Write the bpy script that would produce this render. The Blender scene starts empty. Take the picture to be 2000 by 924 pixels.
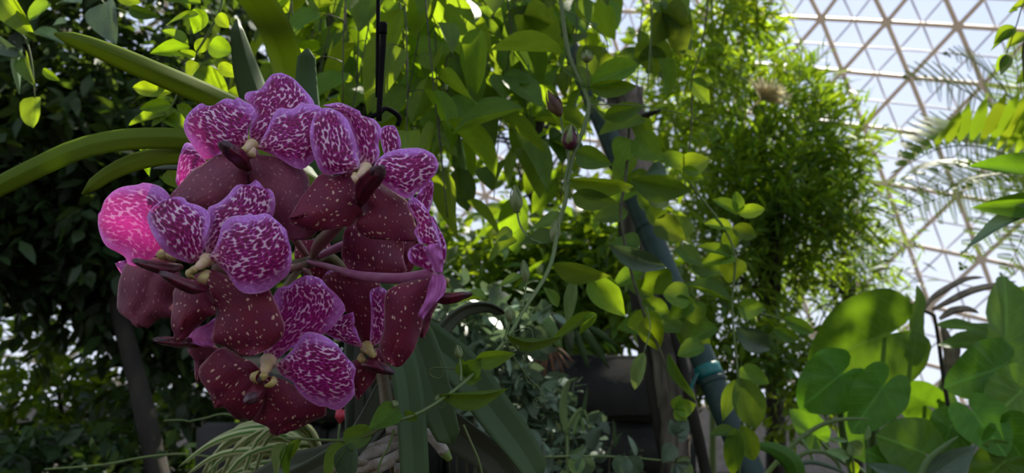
import bpy, bmesh, math, random
import numpy as np
from mathutils import Vector, Matrix
R_ = math.radians
random.seed(7)
rng = np.random.default_rng(7)
SC = bpy.context.scene
COL = SC.collection

# ------------------------------------------------------------------ camera
FPX = 1482.6
PITCH = R_(14.0)
CAM = Vector((0.0, 0.0, 1.55))
FWD = Vector((0, math.cos(PITCH), math.sin(PITCH)))
UPV = Vector((0, -math.sin(PITCH), math.cos(PITCH)))
RGT = Vector((1, 0, 0))
cam_data = bpy.data.cameras.new('camera')
cam = bpy.data.objects.new('camera', cam_data)
COL.objects.link(cam)
cam.location = CAM
cam.rotation_euler = (R_(90) + PITCH, 0, 0)
cam_data.sensor_width = 36.0
cam_data.lens = 36.0 * FPX / 2000.0
cam_data.clip_start = 0.02
cam_data.clip_end = 300
cam_data.dof.use_dof = True
cam_data.dof.focus_distance = 0.56
cam_data.dof.aperture_fstop = 9.5
SC.camera = cam

# ------------------------------------------------------------------ light
SC.view_settings.view_transform = 'Standard'
SC.view_settings.look = 'None'
SC.view_settings.gamma = 1.0
SC.view_settings.use_curve_mapping = False
SC.view_settings.exposure = 0.44
SC.cycles.max_bounces = 8
SC.cycles.diffuse_bounces = 5
SC.cycles.glossy_bounces = 2
SC.cycles.transmission_bounces = 6
SC.cycles.transparent_max_bounces = 12
SC.cycles.caustics_reflective = False
SC.cycles.caustics_refractive = False
SC.cycles.sample_clamp_indirect = 6.0

SUN_DIR = Vector((0.34, 0.52, 0.80)).normalized()      # towards the sun
world = bpy.data.worlds.new('sky')
SC.world = world
world.use_nodes = True
wn, wl = world.node_tree.nodes, world.node_tree.links
wn.clear()
wo = wn.new('ShaderNodeOutputWorld')
bg = wn.new('ShaderNodeBackground')
tc = wn.new('ShaderNodeTexCoord')
sep = wn.new('ShaderNodeSeparateXYZ')
rmp = wn.new('ShaderNodeValToRGB')
rmp.color_ramp.elements[0].position = 0.0
rmp.color_ramp.elements[0].color = (0.69, 0.745, 0.86, 1)
rmp.color_ramp.elements[1].position = 0.75
rmp.color_ramp.elements[1].color = (0.43, 0.545, 0.85, 1)
cl = wn.new('ShaderNodeTexNoise')
cl.inputs['Scale'].default_value = 2.2
cl.inputs['Detail'].default_value = 4
cr = wn.new('ShaderNodeValToRGB')
cr.color_ramp.elements[0].position = 0.42
cr.color_ramp.elements[0].color = (0, 0, 0, 1)
cr.color_ramp.elements[1].position = 0.72
cr.color_ramp.elements[1].color = (0.6, 0.6, 0.6, 1)
mx = wn.new('ShaderNodeMixRGB')
mx.inputs['Color2'].default_value = (0.78, 0.83, 0.93, 1)
wl.new(tc.outputs['Generated'], sep.inputs[0])
wl.new(sep.outputs['Z'], rmp.inputs[0])
wl.new(tc.outputs['Generated'], cl.inputs['Vector'])
wl.new(cl.outputs['Fac'], cr.inputs[0])
wl.new(cr.outputs['Color'], mx.inputs['Fac'])
wl.new(rmp.outputs['Color'], mx.inputs['Color1'])
wl.new(mx.outputs['Color'], bg.inputs['Color'])
bg.inputs['Strength'].default_value = 1.0
wl.new(bg.outputs[0], wo.inputs[0])

sd = bpy.data.lights.new('sun_offscreen', 'SUN')
sd.energy = 10.0
sd.angle = R_(0.8)
sd.color = (1.0, 0.93, 0.80)
sun = bpy.data.objects.new('sun_offscreen', sd)
COL.objects.link(sun)
sun.rotation_euler = (-SUN_DIR).to_track_quat('-Z', 'Y').to_euler()
sun.location = (4, 6, 12)

# ------------------------------------------------------------------ helpers
def at(px, py, d):
    """photo pixel + depth along the optical axis -> world point"""
    return CAM + (FWD + RGT * ((px - 1000.0) / FPX) - UPV * ((py - 462.0) / FPX)) * d

def pix(p):
    v = Vector(p) - CAM
    f = v.dot(FWD)
    return (1000 + FPX * v.dot(RGT) / f, 462 - FPX * v.dot(UPV) / f, f)

def tag(o, label=None, cat=None, group=None, kind=None):
    if label: o['label'] = label
    if cat: o['category'] = cat
    if group: o['group'] = group
    if kind: o['kind'] = kind
    return o

def empty(name, loc, parent=None):
    o = bpy.data.objects.new(name, None)
    o.empty_display_size = 0.02
    COL.objects.link(o)
    if parent is not None:
        o.parent = parent
        o.location = Vector(loc) - world_loc(parent)
    else:
        o.location = loc
    return o

def world_loc(o):
    p = Vector((0, 0, 0))
    while o is not None:
        p = p + o.matrix_basis.to_translation()
        o = o.parent
    return p

def link(name, mesh, parent=None, M=None):
    """M is the wanted world matrix; parents are pure translations"""
    o = bpy.data.objects.new(name, mesh)
    COL.objects.link(o)
    M = M if M is not None else Matrix.Identity(4)
    if parent is not None:
        o.parent = parent
        M = Matrix.Translation(-world_loc(parent)) @ M
    o.matrix_basis = M
    return o

def mesh_from(name, verts, faces, mat=None, smooth=True, uvs=None, uv2=None):
    me = bpy.data.meshes.new(name)
    me.from_pydata([tuple(v) for v in verts], [], faces)
    if uvs is not None:
        uvl = me.uv_layers.new(name='UVMap')
        li = np.empty(len(me.loops), dtype=np.int32)
        me.loops.foreach_get('vertex_index', li)
        uvl.data.foreach_set('uv', np.asarray(uvs, dtype=np.float32)[li].ravel())
        if uv2 is not None:
            uvl2 = me.uv_layers.new(name='PV')
            uvl2.data.foreach_set('uv', np.asarray(uv2, dtype=np.float32)[li].ravel())
    if mat is not None:
        me.materials.append(mat)
    if smooth:
        me.polygons.foreach_set('use_smooth', [True] * len(me.polygons))
    me.update()
    return me

def catmull(pts, n):
    """resample a polyline as a Catmull-Rom curve with n+1 points, even in arc length"""
    P = np.array([list(p) for p in pts], dtype=float)
    if len(P) == 2:
        ts = np.linspace(0, 1, n + 1)[:, None]
        return P[0] * (1 - ts) + P[1] * ts
    Q = np.vstack([2 * P[0] - P[1], P, 2 * P[-1] - P[-2]])
    out = []
    for i in range(1, len(Q) - 2):
        p0, p1, p2, p3 = Q[i - 1], Q[i], Q[i + 1], Q[i + 2]
        for k in range(12):
            t = k / 12
            out.append(0.5 * ((2 * p1) + (-p0 + p2) * t + (2 * p0 - 5 * p1 + 4 * p2 - p3) * t * t + (-p0 + 3 * p1 - 3 * p2 + p3) * t ** 3))
    out.append(P[-1])
    out = np.array(out)
    s = np.concatenate([[0], np.cumsum(np.linalg.norm(np.diff(out, axis=0), axis=1))])
    q = np.linspace(0, s[-1], n + 1)
    return np.stack([np.interp(q, s, out[:, k]) for k in range(out.shape[1])], 1)

def tube_data(pts, radii, n=16, sides=8, squash=1.0, smooth_pts=True):
    """swept tube; radii list interpolated along the length"""
    C = catmull(pts, n) if smooth_pts else np.array([list(p) for p in pts], float)
    n = len(C) - 1
    rr = np.interp(np.linspace(0, 1, n + 1), np.linspace(0, 1, len(radii)), radii)
    T = np.gradient(C, axis=0)
    T /= np.linalg.norm(T, axis=1)[:, None] + 1e-12
    up = np.array([0, 0, 1.0]) if abs(T[0][2]) < 0.9 else np.array([1.0, 0, 0])
    a = np.cross(T[0], up); a /= np.linalg.norm(a)
    V, F = [], []
    for i in range(n + 1):
        a = a - T[i] * a.dot(T[i]); a /= np.linalg.norm(a) + 1e-12
        b = np.cross(T[i], a)
        for k in range(sides):
            th = 2 * math.pi * k / sides
            V.append(C[i] + rr[i] * (a * math.cos(th) + b * math.sin(th) * squash))
    for i in range(n):
        for k in range(sides):
            k2 = (k + 1) % sides
            F.append((i * sides + k, i * sides + k2, (i + 1) * sides + k2, (i + 1) * sides + k))
    F.append(tuple(range(sides - 1, -1, -1)))
    F.append(tuple(n * sides + k for k in range(sides)))
    return V, F

def tube(name, pts, radii, mat, parent=None, n=16, sides=8, squash=1.0):
    V, F = tube_data(pts, radii, n, sides, squash)
    return link(name, mesh_from(name, V, F, mat), parent)

def join_data(lst):
    V, F = [], []
    for v, f in lst:
        o = len(V)
        V.extend(v)
        F.extend([tuple(i + o for i in ff) for ff in f])
    return V, F

# ------------------------------------------------------------------ materials
def new_mat(name):
    m = bpy.data.materials.new(name)
    m.use_nodes = True
    nt = m.node_tree
    nt.nodes.clear()
    out = nt.nodes.new('ShaderNodeOutputMaterial')
    return m, nt.nodes, nt.links, out

def N(nodes, kind, **kw):
    n = nodes.new(kind)
    for k, v in kw.items():
        if k.startswith('_'):
            setattr(n, k[1:], v)
        else:
            n.inputs[k.replace('__', ' ')].default_value = v
    return n

def math_n(nodes, links, op, a, b=None, clamp=False):
    n = nodes.new('ShaderNodeMath'); n.operation = op; n.use_clamp = clamp
    for i, x in enumerate((a, b)):
        if x is None: continue
        if hasattr(x, 'is_linked'): links.new(x, n.inputs[i])
        else: n.inputs[i].default_value = x
    return n.outputs[0]

def sstep(nodes, links, x, lo, hi):
    n = nodes.new('ShaderNodeMapRange'); n.interpolation_type = 'SMOOTHSTEP'
    links.new(x, n.inputs['Value'])
    n.inputs['From Min'].default_value = lo; n.inputs['From Max'].default_value = hi
    n.inputs['To Min'].default_value = 0.0; n.inputs['To Max'].default_value = 1.0
    return n.outputs['Result']

def mixc(nodes, links, fac, a, b, mode='MIX'):
    n = nodes.new('ShaderNodeMixRGB'); n.blend_type = mode
    for i, x in ((0, fac), (1, a), (2, b)):
        if hasattr(x, 'is_linked'): links.new(x, n.inputs[i])
        elif isinstance(x, (int, float)): n.inputs[i].default_value = x
        else: n.inputs[i].default_value = (*x, 1)
    return n.outputs[0]

def leaf_mat(name, base, back, tw=0.42, rough=0.42, var=0.35, hero=False, island=False, spec=0.35, stripe=None):
    """leaf: glossy skin over a body that lets light through"""
    m, n, l, out = new_mat(name)
    if island:
        rnd = n.new('ShaderNodeNewGeometry').outputs['Random Per Island']
    else:
        rnd = n.new('ShaderNodeObjectInfo').outputs['Random']
    v = n.new('ShaderNodeMapRange')
    l.new(rnd, v.inputs['Value'])
    v.inputs['To Min'].default_value = 1 - var; v.inputs['To Max'].default_value = 1 + var
    hs = n.new('ShaderNodeHueSaturation')
    hue = n.new('ShaderNodeMapRange')
    l.new(math_n(n, l, 'FRACT', math_n(n, l, 'MULTIPLY', rnd, 7.31)), hue.inputs['Value'])
    hue.inputs['To Min'].default_value = 0.485; hue.inputs['To Max'].default_value = 0.512
    l.new(hue.outputs[0], hs.inputs['Hue'])
    l.new(v.outputs[0], hs.inputs['Value'])
    hs2 = n.new('ShaderNodeHueSaturation')
    l.new(hue.outputs[0], hs2.inputs['Hue'])
    l.new(v.outputs[0], hs2.inputs['Value'])
    c1, c2 = base, back
    bump = None
    if hero:
        uv = n.new('ShaderNodeUVMap'); uv.uv_map = 'UVMap'
        sx = n.new('ShaderNodeSeparateXYZ'); l.new(uv.outputs[0], sx.inputs[0])
        ax = math_n(n, l, 'ABSOLUTE', math_n(n, l, 'SUBTRACT', sx.outputs['X'], 0.5))
        rib = math_n(n, l, 'SUBTRACT', 1.0, sstep(n, l, ax, 0.004, 0.022))
        # side veins: slanted stripes
        ph = math_n(n, l, 'SUBTRACT', math_n(n, l, 'MULTIPLY', sx.outputs['Y'], 9.0), math_n(n, l, 'MULTIPLY', ax, 7.0))
        sv = math_n(n, l, 'ABSOLUTE', math_n(n, l, 'SUBTRACT', math_n(n, l, 'FRACT', ph), 0.5))
        vein = math_n(n, l, 'MULTIPLY', math_n(n, l, 'SUBTRACT', 1.0, sstep(n, l, sv, 0.0, 0.10)), 0.36)
        f = math_n(n, l, 'MAXIMUM', math_n(n, l, 'MULTIPLY', rib, 0.7), vein)
        lite = tuple(min(1, c * 1.9 + 0.02) for c in base)
        c1 = mixc(n, l, f, base, lite)
        c2 = mixc(n, l, f, back, tuple(c * 0.72 for c in back))
        bump = N(n, 'ShaderNodeBump', Strength=0.35, Distance=0.004)
        l.new(f, bump.inputs['Height'])
    if stripe is not None:
        uv = n.new('ShaderNodeUVMap'); uv.uv_map = 'UVMap'
        sx = n.new('ShaderNodeSeparateXYZ'); l.new(uv.outputs[0], sx.inputs[0])
        ax = math_n(n, l, 'ABSOLUTE', math_n(n, l, 'SUBTRACT', sx.outputs['X'], 0.5))
        st = sstep(n, l, ax, 0.18, 0.30)
        c1 = mixc(n, l, st, base, stripe)
        c2 = mixc(n, l, st, back, stripe)
    # blotchy tone
    tc_ = n.new('ShaderNodeTexCoord')
    nz = N(n, 'ShaderNodeTexNoise', Scale=3.0 if not island else 1.5, Detail=3.0)
    l.new(tc_.outputs['Object'], nz.inputs['Vector'])
    tone = n.new('ShaderNodeMapRange')
    l.new(nz.outputs['Fac'], tone.inputs['Value'])
    tone.inputs['From Min'].default_value = 0.3; tone.inputs['From Max'].default_value = 0.7
    tone.inputs['To Min'].default_value = 0.82; tone.inputs['To Max'].default_value = 1.15
    for src, h in ((c1, hs), (c2, hs2)):
        g = n.new('ShaderNodeVectorMath'); g.operation = 'SCALE'
        if hasattr(src, 'is_linked'): l.new(src, g.inputs[0])
        else: g.inputs[0].default_value = src
        l.new(tone.outputs[0], g.inputs['Scale'])
        l.new(g.outputs[0], h.inputs['Color'])
    p = N(n, 'ShaderNodeBsdfPrincipled', Roughness=rough)
    p.inputs['Specular IOR Level'].default_value = spec
    l.new(hs.outputs[0], p.inputs['Base Color'])
    t = n.new('ShaderNodeBsdfTranslucent')
    l.new(hs2.outputs[0], t.inputs['Color'])
    if bump is not None:
        l.new(bump.outputs[0], p.inputs['Normal'])
    ms = N(n, 'ShaderNodeMixShader', Fac=tw)
    l.new(p.outputs[0], ms.inputs[1]); l.new(t.outputs[0], ms.inputs[2])
    l.new(ms.outputs[0], out.inputs[0])
    return m

def plain_mat(name, c1, c2=None, scale=20, rough=0.6, bump=0.0, bscale=60, metallic=0.0, detail=4, stretch=(1, 1, 1)):
    m, n, l, out = new_mat(name)
    p = N(n, 'ShaderNodeBsdfPrincipled', Roughness=rough, Metallic=metallic)
    t = n.new('ShaderNodeTexCoord')
    mp = n.new('ShaderNodeMapping'); mp.inputs['Scale'].default_value = stretch
    l.new(t.outputs['Object'], mp.inputs[0])
    if c2 is not None:
        z = N(n, 'ShaderNodeTexNoise', Scale=scale, Detail=detail)
        l.new(mp.outputs[0], z.inputs['Vector'])
        l.new(mixc(n, l, sstep(n, l, z.outputs['Fac'], 0.35, 0.65), c1, c2), p.inputs['Base Color'])
    else:
        p.inputs['Base Color'].default_value = (*c1, 1)
    if bump:
        z2 = N(n, 'ShaderNodeTexNoise', Scale=bscale, Detail=5.0)
        l.new(mp.outputs[0], z2.inputs['Vector'])
        b = N(n, 'ShaderNodeBump', Strength=bump, Distance=0.01)
        l.new(z2.outputs['Fac'], b.inputs['Height'])
        l.new(b.outputs[0], p.inputs['Normal'])
    l.new(p.outputs[0], out.inputs[0])
    return m

def petal_mat(name, kind):
    """kind: 'petal' (lilac rim, dark blotches, pale net), 'sepal' (maroon with cream specks), 'back' (mauve underside)"""
    m, n, l, out = new_mat(name)
    uv = n.new('ShaderNodeUVMap'); uv.uv_map = 'UVMap'          # centimetres
    pv = n.new('ShaderNodeUVMap'); pv.uv_map = 'PV'             # x = 0..1 base to tip, y = 0..1 across
    sp = n.new('ShaderNodeSeparateXYZ'); l.new(pv.outputs[0], sp.inputs[0])
    t = sp.outputs['X']
    av = math_n(n, l, 'MULTIPLY', math_n(n, l, 'ABSOLUTE', math_n(n, l, 'SUBTRACT', sp.outputs['Y'], 0.5)), 2.0)
    wob = N(n, 'ShaderNodeTexNoise', Scale=2.6, Detail=3.0)
    l.new(uv.outputs[0], wob.inputs['Vector'])
    dv = n.new('ShaderNodeVectorMath'); dv.operation = 'MULTIPLY_ADD'
    l.new(wob.outputs['Color'], dv.inputs[0]); dv.inputs[1].default_value = (0.30, 0.30, 0); l.new(uv.outputs[0], dv.inputs[2])
    mp = n.new('ShaderNodeMapping'); mp.inputs['Scale'].default_value = (0.72, 1.15, 1)
    l.new(dv.outputs[0], mp.inputs[0])
    edge = math_n(n, l, 'MAXIMUM', av, math_n(n, l, 'POWER', t, 2.3))
    nzr = N(n, 'ShaderNodeTexNoise', Scale=1.4, Detail=2.0)
    l.new(uv.outputs[0], nzr.inputs['Vector'])
    edn = math_n(n, l, 'ADD', edge, math_n(n, l, 'MULTIPLY', math_n(n, l, 'SUBTRACT', nzr.outputs['Fac'], 0.5), 0.35))
    bigz = N(n, 'ShaderNodeTexNoise', Scale=0.9, Detail=2.0)
    l.new(uv.outputs[0], bigz.inputs['Vector'])
    tw, tcol = 0.16, None
    if kind == 'petal':
        v2 = N(n, 'ShaderNodeTexVoronoi', Scale=5.2, Randomness=1.0, _voronoi_dimensions='2D')
        l.new(mp.outputs[0], v2.inputs['Vector'])
        f1 = v2.outputs['Distance']
        v3 = N(n, 'ShaderNodeTexVoronoi', Scale=8.0, _voronoi_dimensions='2D')
        l.new(mp.outputs[0], v3.inputs['Vector'])
        # rounded dark blots on the veins, pale islands between them
        dark = math_n(n, l, 'SUBTRACT', 1.0, sstep(n, l, math_n(n, l, 'ADD', f1, math_n(n, l, 'MULTIPLY', wob.outputs['Fac'], 0.20)), 0.40, 0.52))
        thr = math_n(n, l, 'SUBTRACT', f1, math_n(n, l, 'MULTIPLY', bigz.outputs['Fac'], 0.56))
        pale = sstep(n, l, thr, 0.32, 0.36)
        mag = mixc(n, l, sstep(n, l, bigz.outputs['Fac'], 0.35, 0.7), (0.50, 0.018, 0.36), (0.38, 0.010, 0.18))
        c = mixc(n, l, dark, mag, (0.105, 0.004, 0.040))
        c = mixc(n, l, math_n(n, l, 'MULTIPLY', pale, 0.95), c, (0.92, 0.74, 0.84))
        # lilac border with a fine dark net
        rim = sstep(n, l, edn, 0.60, 0.98)
        net = math_n(n, l, 'SUBTRACT', 1.0, sstep(n, l, v3.outputs['Distance'], 0.25, 0.45))
        lil = mixc(n, l, math_n(n, l, 'MULTIPLY', net, 0.42), (0.72, 0.31, 0.92), (0.44, 0.03, 0.40))
        c = mixc(n, l, rim, c, lil)
        # pale claw at the base
        claw = math_n(n, l, 'SUBTRACT', 1.0, sstep(n, l, t, 0.02, 0.20))
        c = mixc(n, l, math_n(n, l, 'MULTIPLY', claw, 0.7), c, mixc(n, l, dark, (0.80, 0.60, 0.60), (0.16, 0.006, 0.03)))
        thin = sstep(n, l, av, 0.955, 0.985)
        c = mixc(n, l, math_n(n, l, 'MULTIPLY', thin, 0.5), c, (0.80, 0.55, 0.82))
        tcol, tw = (0.85, 0.05, 0.42), 0.22
    elif kind == 'sepal':
        v2 = N(n, 'ShaderNodeTexVoronoi', Scale=3.5, _voronoi_dimensions='2D')
        l.new(mp.outputs[0], v2.inputs['Vector'])
        cs = n.new('ShaderNodeSeparateColor'); l.new(v2.outputs['Color'], cs.inputs[0])
        rad = math_n(n, l, 'MULTIPLY', math_n(n, l, 'SUBTRACT', math_n(n, l, 'MULTIPLY', cs.outputs[0], math_n(n, l, 'ADD', wob.outputs['Fac'], 0.5)), 0.40), 0.42)
        speck = sstep(n, l, math_n(n, l, 'SUBTRACT', rad, v2.outputs['Distance']), 0.0, 0.035)
        c = mixc(n, l, sstep(n, l, bigz.outputs['Fac'], 0.3, 0.7), (0.145, 0.011, 0.042), (0.185, 0.016, 0.040))
        mot = N(n, 'ShaderNodeTexNoise', Scale=7.0, Detail=3.0)
        l.new(mp.outputs[0], mot.inputs['Vector'])
        c = mixc(n, l, math_n(n, l, 'MULTIPLY', sstep(n, l, mot.outputs['Fac'], 0.5, 0.75), 0.5), c, (0.25, 0.020, 0.085))
        c = mixc(n, l, math_n(n, l, 'MULTIPLY', speck, 0.85), c, (0.80, 0.54, 0.40))
        rim = sstep(n, l, edge, 0.90, 1.0)
        c = mixc(n, l, math_n(n, l, 'MULTIPLY', rim, 0.28), c, (0.40, 0.08, 0.16))
        thin = sstep(n, l, av, 0.965, 0.99)
        c = mixc(n, l, math_n(n, l, 'MULTIPLY', thin, 0.6), c, (0.62, 0.30, 0.32))
        tcol, tw = (0.35, 0.02, 0.05), 0.08
    elif kind == 'dusky':
        c = mixc(n, l, sstep(n, l, bigz.outputs['Fac'], 0.3, 0.7), (0.165, 0.030, 0.064), (0.215, 0.042, 0.075))
        mot = N(n, 'ShaderNodeTexNoise', Scale=6.0, Detail=4.0)
        l.new(mp.outputs[0], mot.inputs['Vector'])
        c = mixc(n, l, math_n(n, l, 'MULTIPLY', sstep(n, l, mot.outputs['Fac'], 0.5, 0.72), 0.45), c, (0.30, 0.09, 0.13))
        v2 = N(n, 'ShaderNodeTexVoronoi', Scale=1.9, _voronoi_dimensions='2D')
        l.new(mp.outputs[0], v2.inputs['Vector'])
        speck = sstep(n, l, math_n(n, l, 'SUBTRACT', 0.12, v2.outputs['Distance']), 0.0, 0.06)
        c = mixc(n, l, math_n(n, l, 'MULTIPLY', speck, 0.5), c, (0.55, 0.30, 0.34))
        thin = sstep(n, l, av, 0.96, 0.99)
        c = mixc(n, l, math_n(n, l, 'MULTIPLY', thin, 0.6), c, (0.55, 0.26, 0.28))
        tcol, tw = (0.30, 0.03, 0.06), 0.06
    else:
        st = N(n, 'ShaderNodeTexNoise', Scale=3.0, Detail=2.0)
        ms_ = n.new('ShaderNodeMapping'); ms_.inputs['Scale'].default_value = (0.4, 2.0, 1)
        l.new(uv.outputs[0], ms_.inputs[0]); l.new(ms_.outputs[0], st.inputs['Vector'])
        c = mixc(n, l, sstep(n, l, st.outputs['Fac'], 0.35, 0.65), (0.62, 0.20, 0.56), (0.46, 0.10, 0.38))
        tcol, tw = (0.7, 0.15, 0.5), 0.2
    # longitudinal veins + crinkle
    veinmap = n.new('ShaderNodeMapping'); veinmap.inputs['Scale'].default_value = (0.35, 4.5, 1)
    l.new(uv.outputs[0], veinmap.inputs[0])
    vz = N(n, 'ShaderNodeTexNoise', Scale=2.2, Detail=3.0)
    l.new(veinmap.outputs[0], vz.inputs['Vector'])
    fz = N(n, 'ShaderNodeTexNoise', Scale=12.0, Detail=3.0)
    l.new(uv.outputs[0], fz.inputs['Vector'])
    h = math_n(n, l, 'ADD', vz.outputs['Fac'], math_n(n, l, 'MULTIPLY', fz.outputs['Fac'], 0.35))
    b = N(n, 'ShaderNodeBump', Strength=0.30, Distance=0.0010)
    l.new(h, b.inputs['Height'])
    p = N(n, 'ShaderNodeBsdfPrincipled', Roughness=0.55)
    p.inputs['Specular IOR Level'].default_value = 0.3
    p.inputs['Sheen Weight'].default_value = 0.03
    l.new(c, p.inputs['Base Color']); l.new(b.outputs[0], p.inputs['Normal'])
    tr = n.new('ShaderNodeBsdfTranslucent'); tr.inputs['Color'].default_value = (*tcol, 1)
    ms = N(n, 'ShaderNodeMixShader', Fac=tw)
    l.new(p.outputs[0], ms.inputs[1]); l.new(tr.outputs[0], ms.inputs[2])
    l.new(ms.outputs[0], out.inputs[0])
    return m

M = {}
M['petal'] = petal_mat('spotted_petal', 'petal')
M['sepal'] = petal_mat('speckled_sepal', 'sepal')
M['dusky'] = petal_mat('dusky_sepal', 'dusky')
M['mauve'] = petal_mat('mauve_underside', 'back')
M['cream'] = plain_mat('cream_column', (0.56, 0.44, 0.17), (0.66, 0.46, 0.32), 220, 0.45)
M['yellow'] = plain_mat('yellow_lobe', (0.50, 0.42, 0.12), (0.42, 0.30, 0.14), 260, 0.45)
M['lip'] = plain_mat('maroon_lip', (0.14, 0.010, 0.030), (0.075, 0.006, 0.018), 180, 0.32)
M['liptip'] = plain_mat('dark_lip_tip', (0.035, 0.008, 0.014), (0.09, 0.04, 0.05), 300, 0.4)
M['pedicel'] = plain_mat('pink_pedicel', (0.40, 0.10, 0.24), (0.52, 0.26, 0.36), 60, 0.45, stretch=(0.3, 1, 1))
M['olive'] = plain_mat('olive_stalk', (0.10, 0.09, 0.03), (0.16, 0.11, 0.05), 80, 0.5)
M['pedgreen'] = plain_mat('greenish_pedicel', (0.20, 0.15, 0.07), (0.30, 0.12, 0.14), 60, 0.5)
M['strap_yellowgreen'] = leaf_mat('strap_leaf_yellowgreen', (0.105, 0.175, 0.010), (0.26, 0.38, 0.012), 0.36, 0.5, 0.08, spec=0.15)  # yellower and brighter green than the other strap leaves
M['strap'] = leaf_mat('strap_leaf', (0.066, 0.118, 0.042), (0.12, 0.20, 0.04), 0.15, 0.5, 0.10, spec=0.2)
M['strap_old'] = leaf_mat('strap_leaf_old', (0.085, 0.105, 0.060), (0.10, 0.13, 0.04), 0.10, 0.5, 0.10)
M['root'] = plain_mat('silver_root', (0.42, 0.40, 0.33), (0.26, 0.22, 0.15), 90, 0.7, 0.3, 200)
M['roottip'] = plain_mat('green_root_tip', (0.16, 0.26, 0.05), None, rough=0.4)
M['black'] = plain_mat('black_enamel', (0.006, 0.006, 0.007), (0.010, 0.009, 0.009), 60, 0.75)
M['black'].node_tree.nodes['Principled BSDF'].inputs['Specular IOR Level'].default_value = 0.08
M['vine'] = leaf_mat('vine_leaf', (0.100, 0.215, 0.028), (0.33, 0.48, 0.012), 0.48, 0.5, 0.35, hero=True, spec=0.25)
M['vinedark'] = leaf_mat('shaded_vine_leaf', (0.088, 0.190, 0.036), (0.27, 0.40, 0.016), 0.46, 0.5, 0.30, hero=True, spec=0.3)  # darker copy of the vine leaf, curtain shade put into its colour
M['lime'] = leaf_mat('sunlit_vine_leaf', (0.14, 0.26, 0.018), (0.32, 0.48, 0.008), 0.50, 0.45, 0.18, hero=True)  # lighter vine leaf copy, backlit sun put into its yellow-green
M['grey'] = leaf_mat('greygreen_leaf', (0.105, 0.170, 0.100), (0.12, 0.20, 0.06), 0.2, 0.4, 0.2, hero=True)
M['pale'] = leaf_mat('pale_leaf', (0.20, 0.32, 0.11), (0.28, 0.40, 0.07), 0.3, 0.5, 0.15, hero=True)
M['vinestem'] = plain_mat('green_stem', (0.10, 0.17, 0.035), (0.12, 0.16, 0.045), 60, 0.5)
M['vinestemdark'] = plain_mat('brown_stem', (0.05, 0.045, 0.022), (0.08, 0.09, 0.03), 60, 0.6)
M['taro'] = leaf_mat('taro_leaf', (0.090, 0.225, 0.018), (0.16, 0.33, 0.008), 0.40, 0.45, 0.16, hero=True, spec=0.3)
M['tarodark'] = M['taro']
M['petiole'] = plain_mat('petiole_green', (0.07, 0.17, 0.03), (0.10, 0.20, 0.05), 30, 0.4)
M['dead'] = plain_mat('dry_leaf', (0.30, 0.25, 0.17), (0.17, 0.14, 0.10), 40, 0.8, 0.4, 120)
M['rust'] = plain_mat('rust_leaf', (0.22, 0.085, 0.035), (0.13, 0.055, 0.03), 60, 0.7, 0.3, 150)
M['spider'] = leaf_mat('striped_leaf', (0.10, 0.22, 0.035), (0.16, 0.30, 0.03), 0.2, 0.4, 0.18, stripe=(0.52, 0.56, 0.26))
M['soil'] = plain_mat('soil', (0.018, 0.013, 0.009), (0.040, 0.028, 0.018), 14, 0.95, 0.8, 40)
M['rock'] = plain_mat('dark_rock', (0.020, 0.020, 0.019), (0.036, 0.036, 0.031), 9, 0.85, 0.8, 14)
M['bark'] = plain_mat('pale_bark', (0.24, 0.20, 0.16), (0.06, 0.048, 0.036), 22, 0.9, 0.9, 40, stretch=(1, 1, 0.25))
M['barkdark'] = plain_mat('dark_bark', (0.040, 0.034, 0.024), (0.022, 0.018, 0.014), 14, 0.9, 0.8, 30, stretch=(1, 1, 0.3))
M['greenpole'] = plain_mat('green_paint', (0.012, 0.040, 0.034), (0.022, 0.058, 0.046), 25, 0.6, 0.2, 60)
M['teal'] = plain_mat('teal_tape', (0.004, 0.12, 0.115), (0.008, 0.18, 0.165), 30, 0.4)
M['strut'] = plain_mat('dome_aluminium', (0.66, 0.56, 0.43), (0.70, 0.61, 0.48), 3, 0.5)
M['mullion'] = plain_mat('dome_mullion', (0.58, 0.60, 0.66), (0.64, 0.65, 0.70), 3, 0.5)
M['concrete'] = plain_mat('concrete', (0.30, 0.29, 0.27), (0.24, 0.23, 0.21), 5, 0.9, 0.3, 30)
M['path'] = plain_mat('gravel_path', (0.16, 0.13, 0.10), (0.10, 0.085, 0.065), 30, 0.95, 0.6, 90)
M['bud'] = plain_mat('green_bud', (0.17, 0.24, 0.07), (0.22, 0.26, 0.10), 80, 0.5)
M['budbrown'] = plain_mat('brown_bud', (0.13, 0.075, 0.035), (0.07, 0.03, 0.022), 60, 0.6)
M['budmaroon'] = plain_mat('maroon_bud', (0.10, 0.012, 0.035), (0.05, 0.008, 0.02), 60, 0.5)
M['steel'] = plain_mat('galvanised_wire', (0.30, 0.30, 0.30), None, rough=0.45, metallic=0.8)
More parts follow.
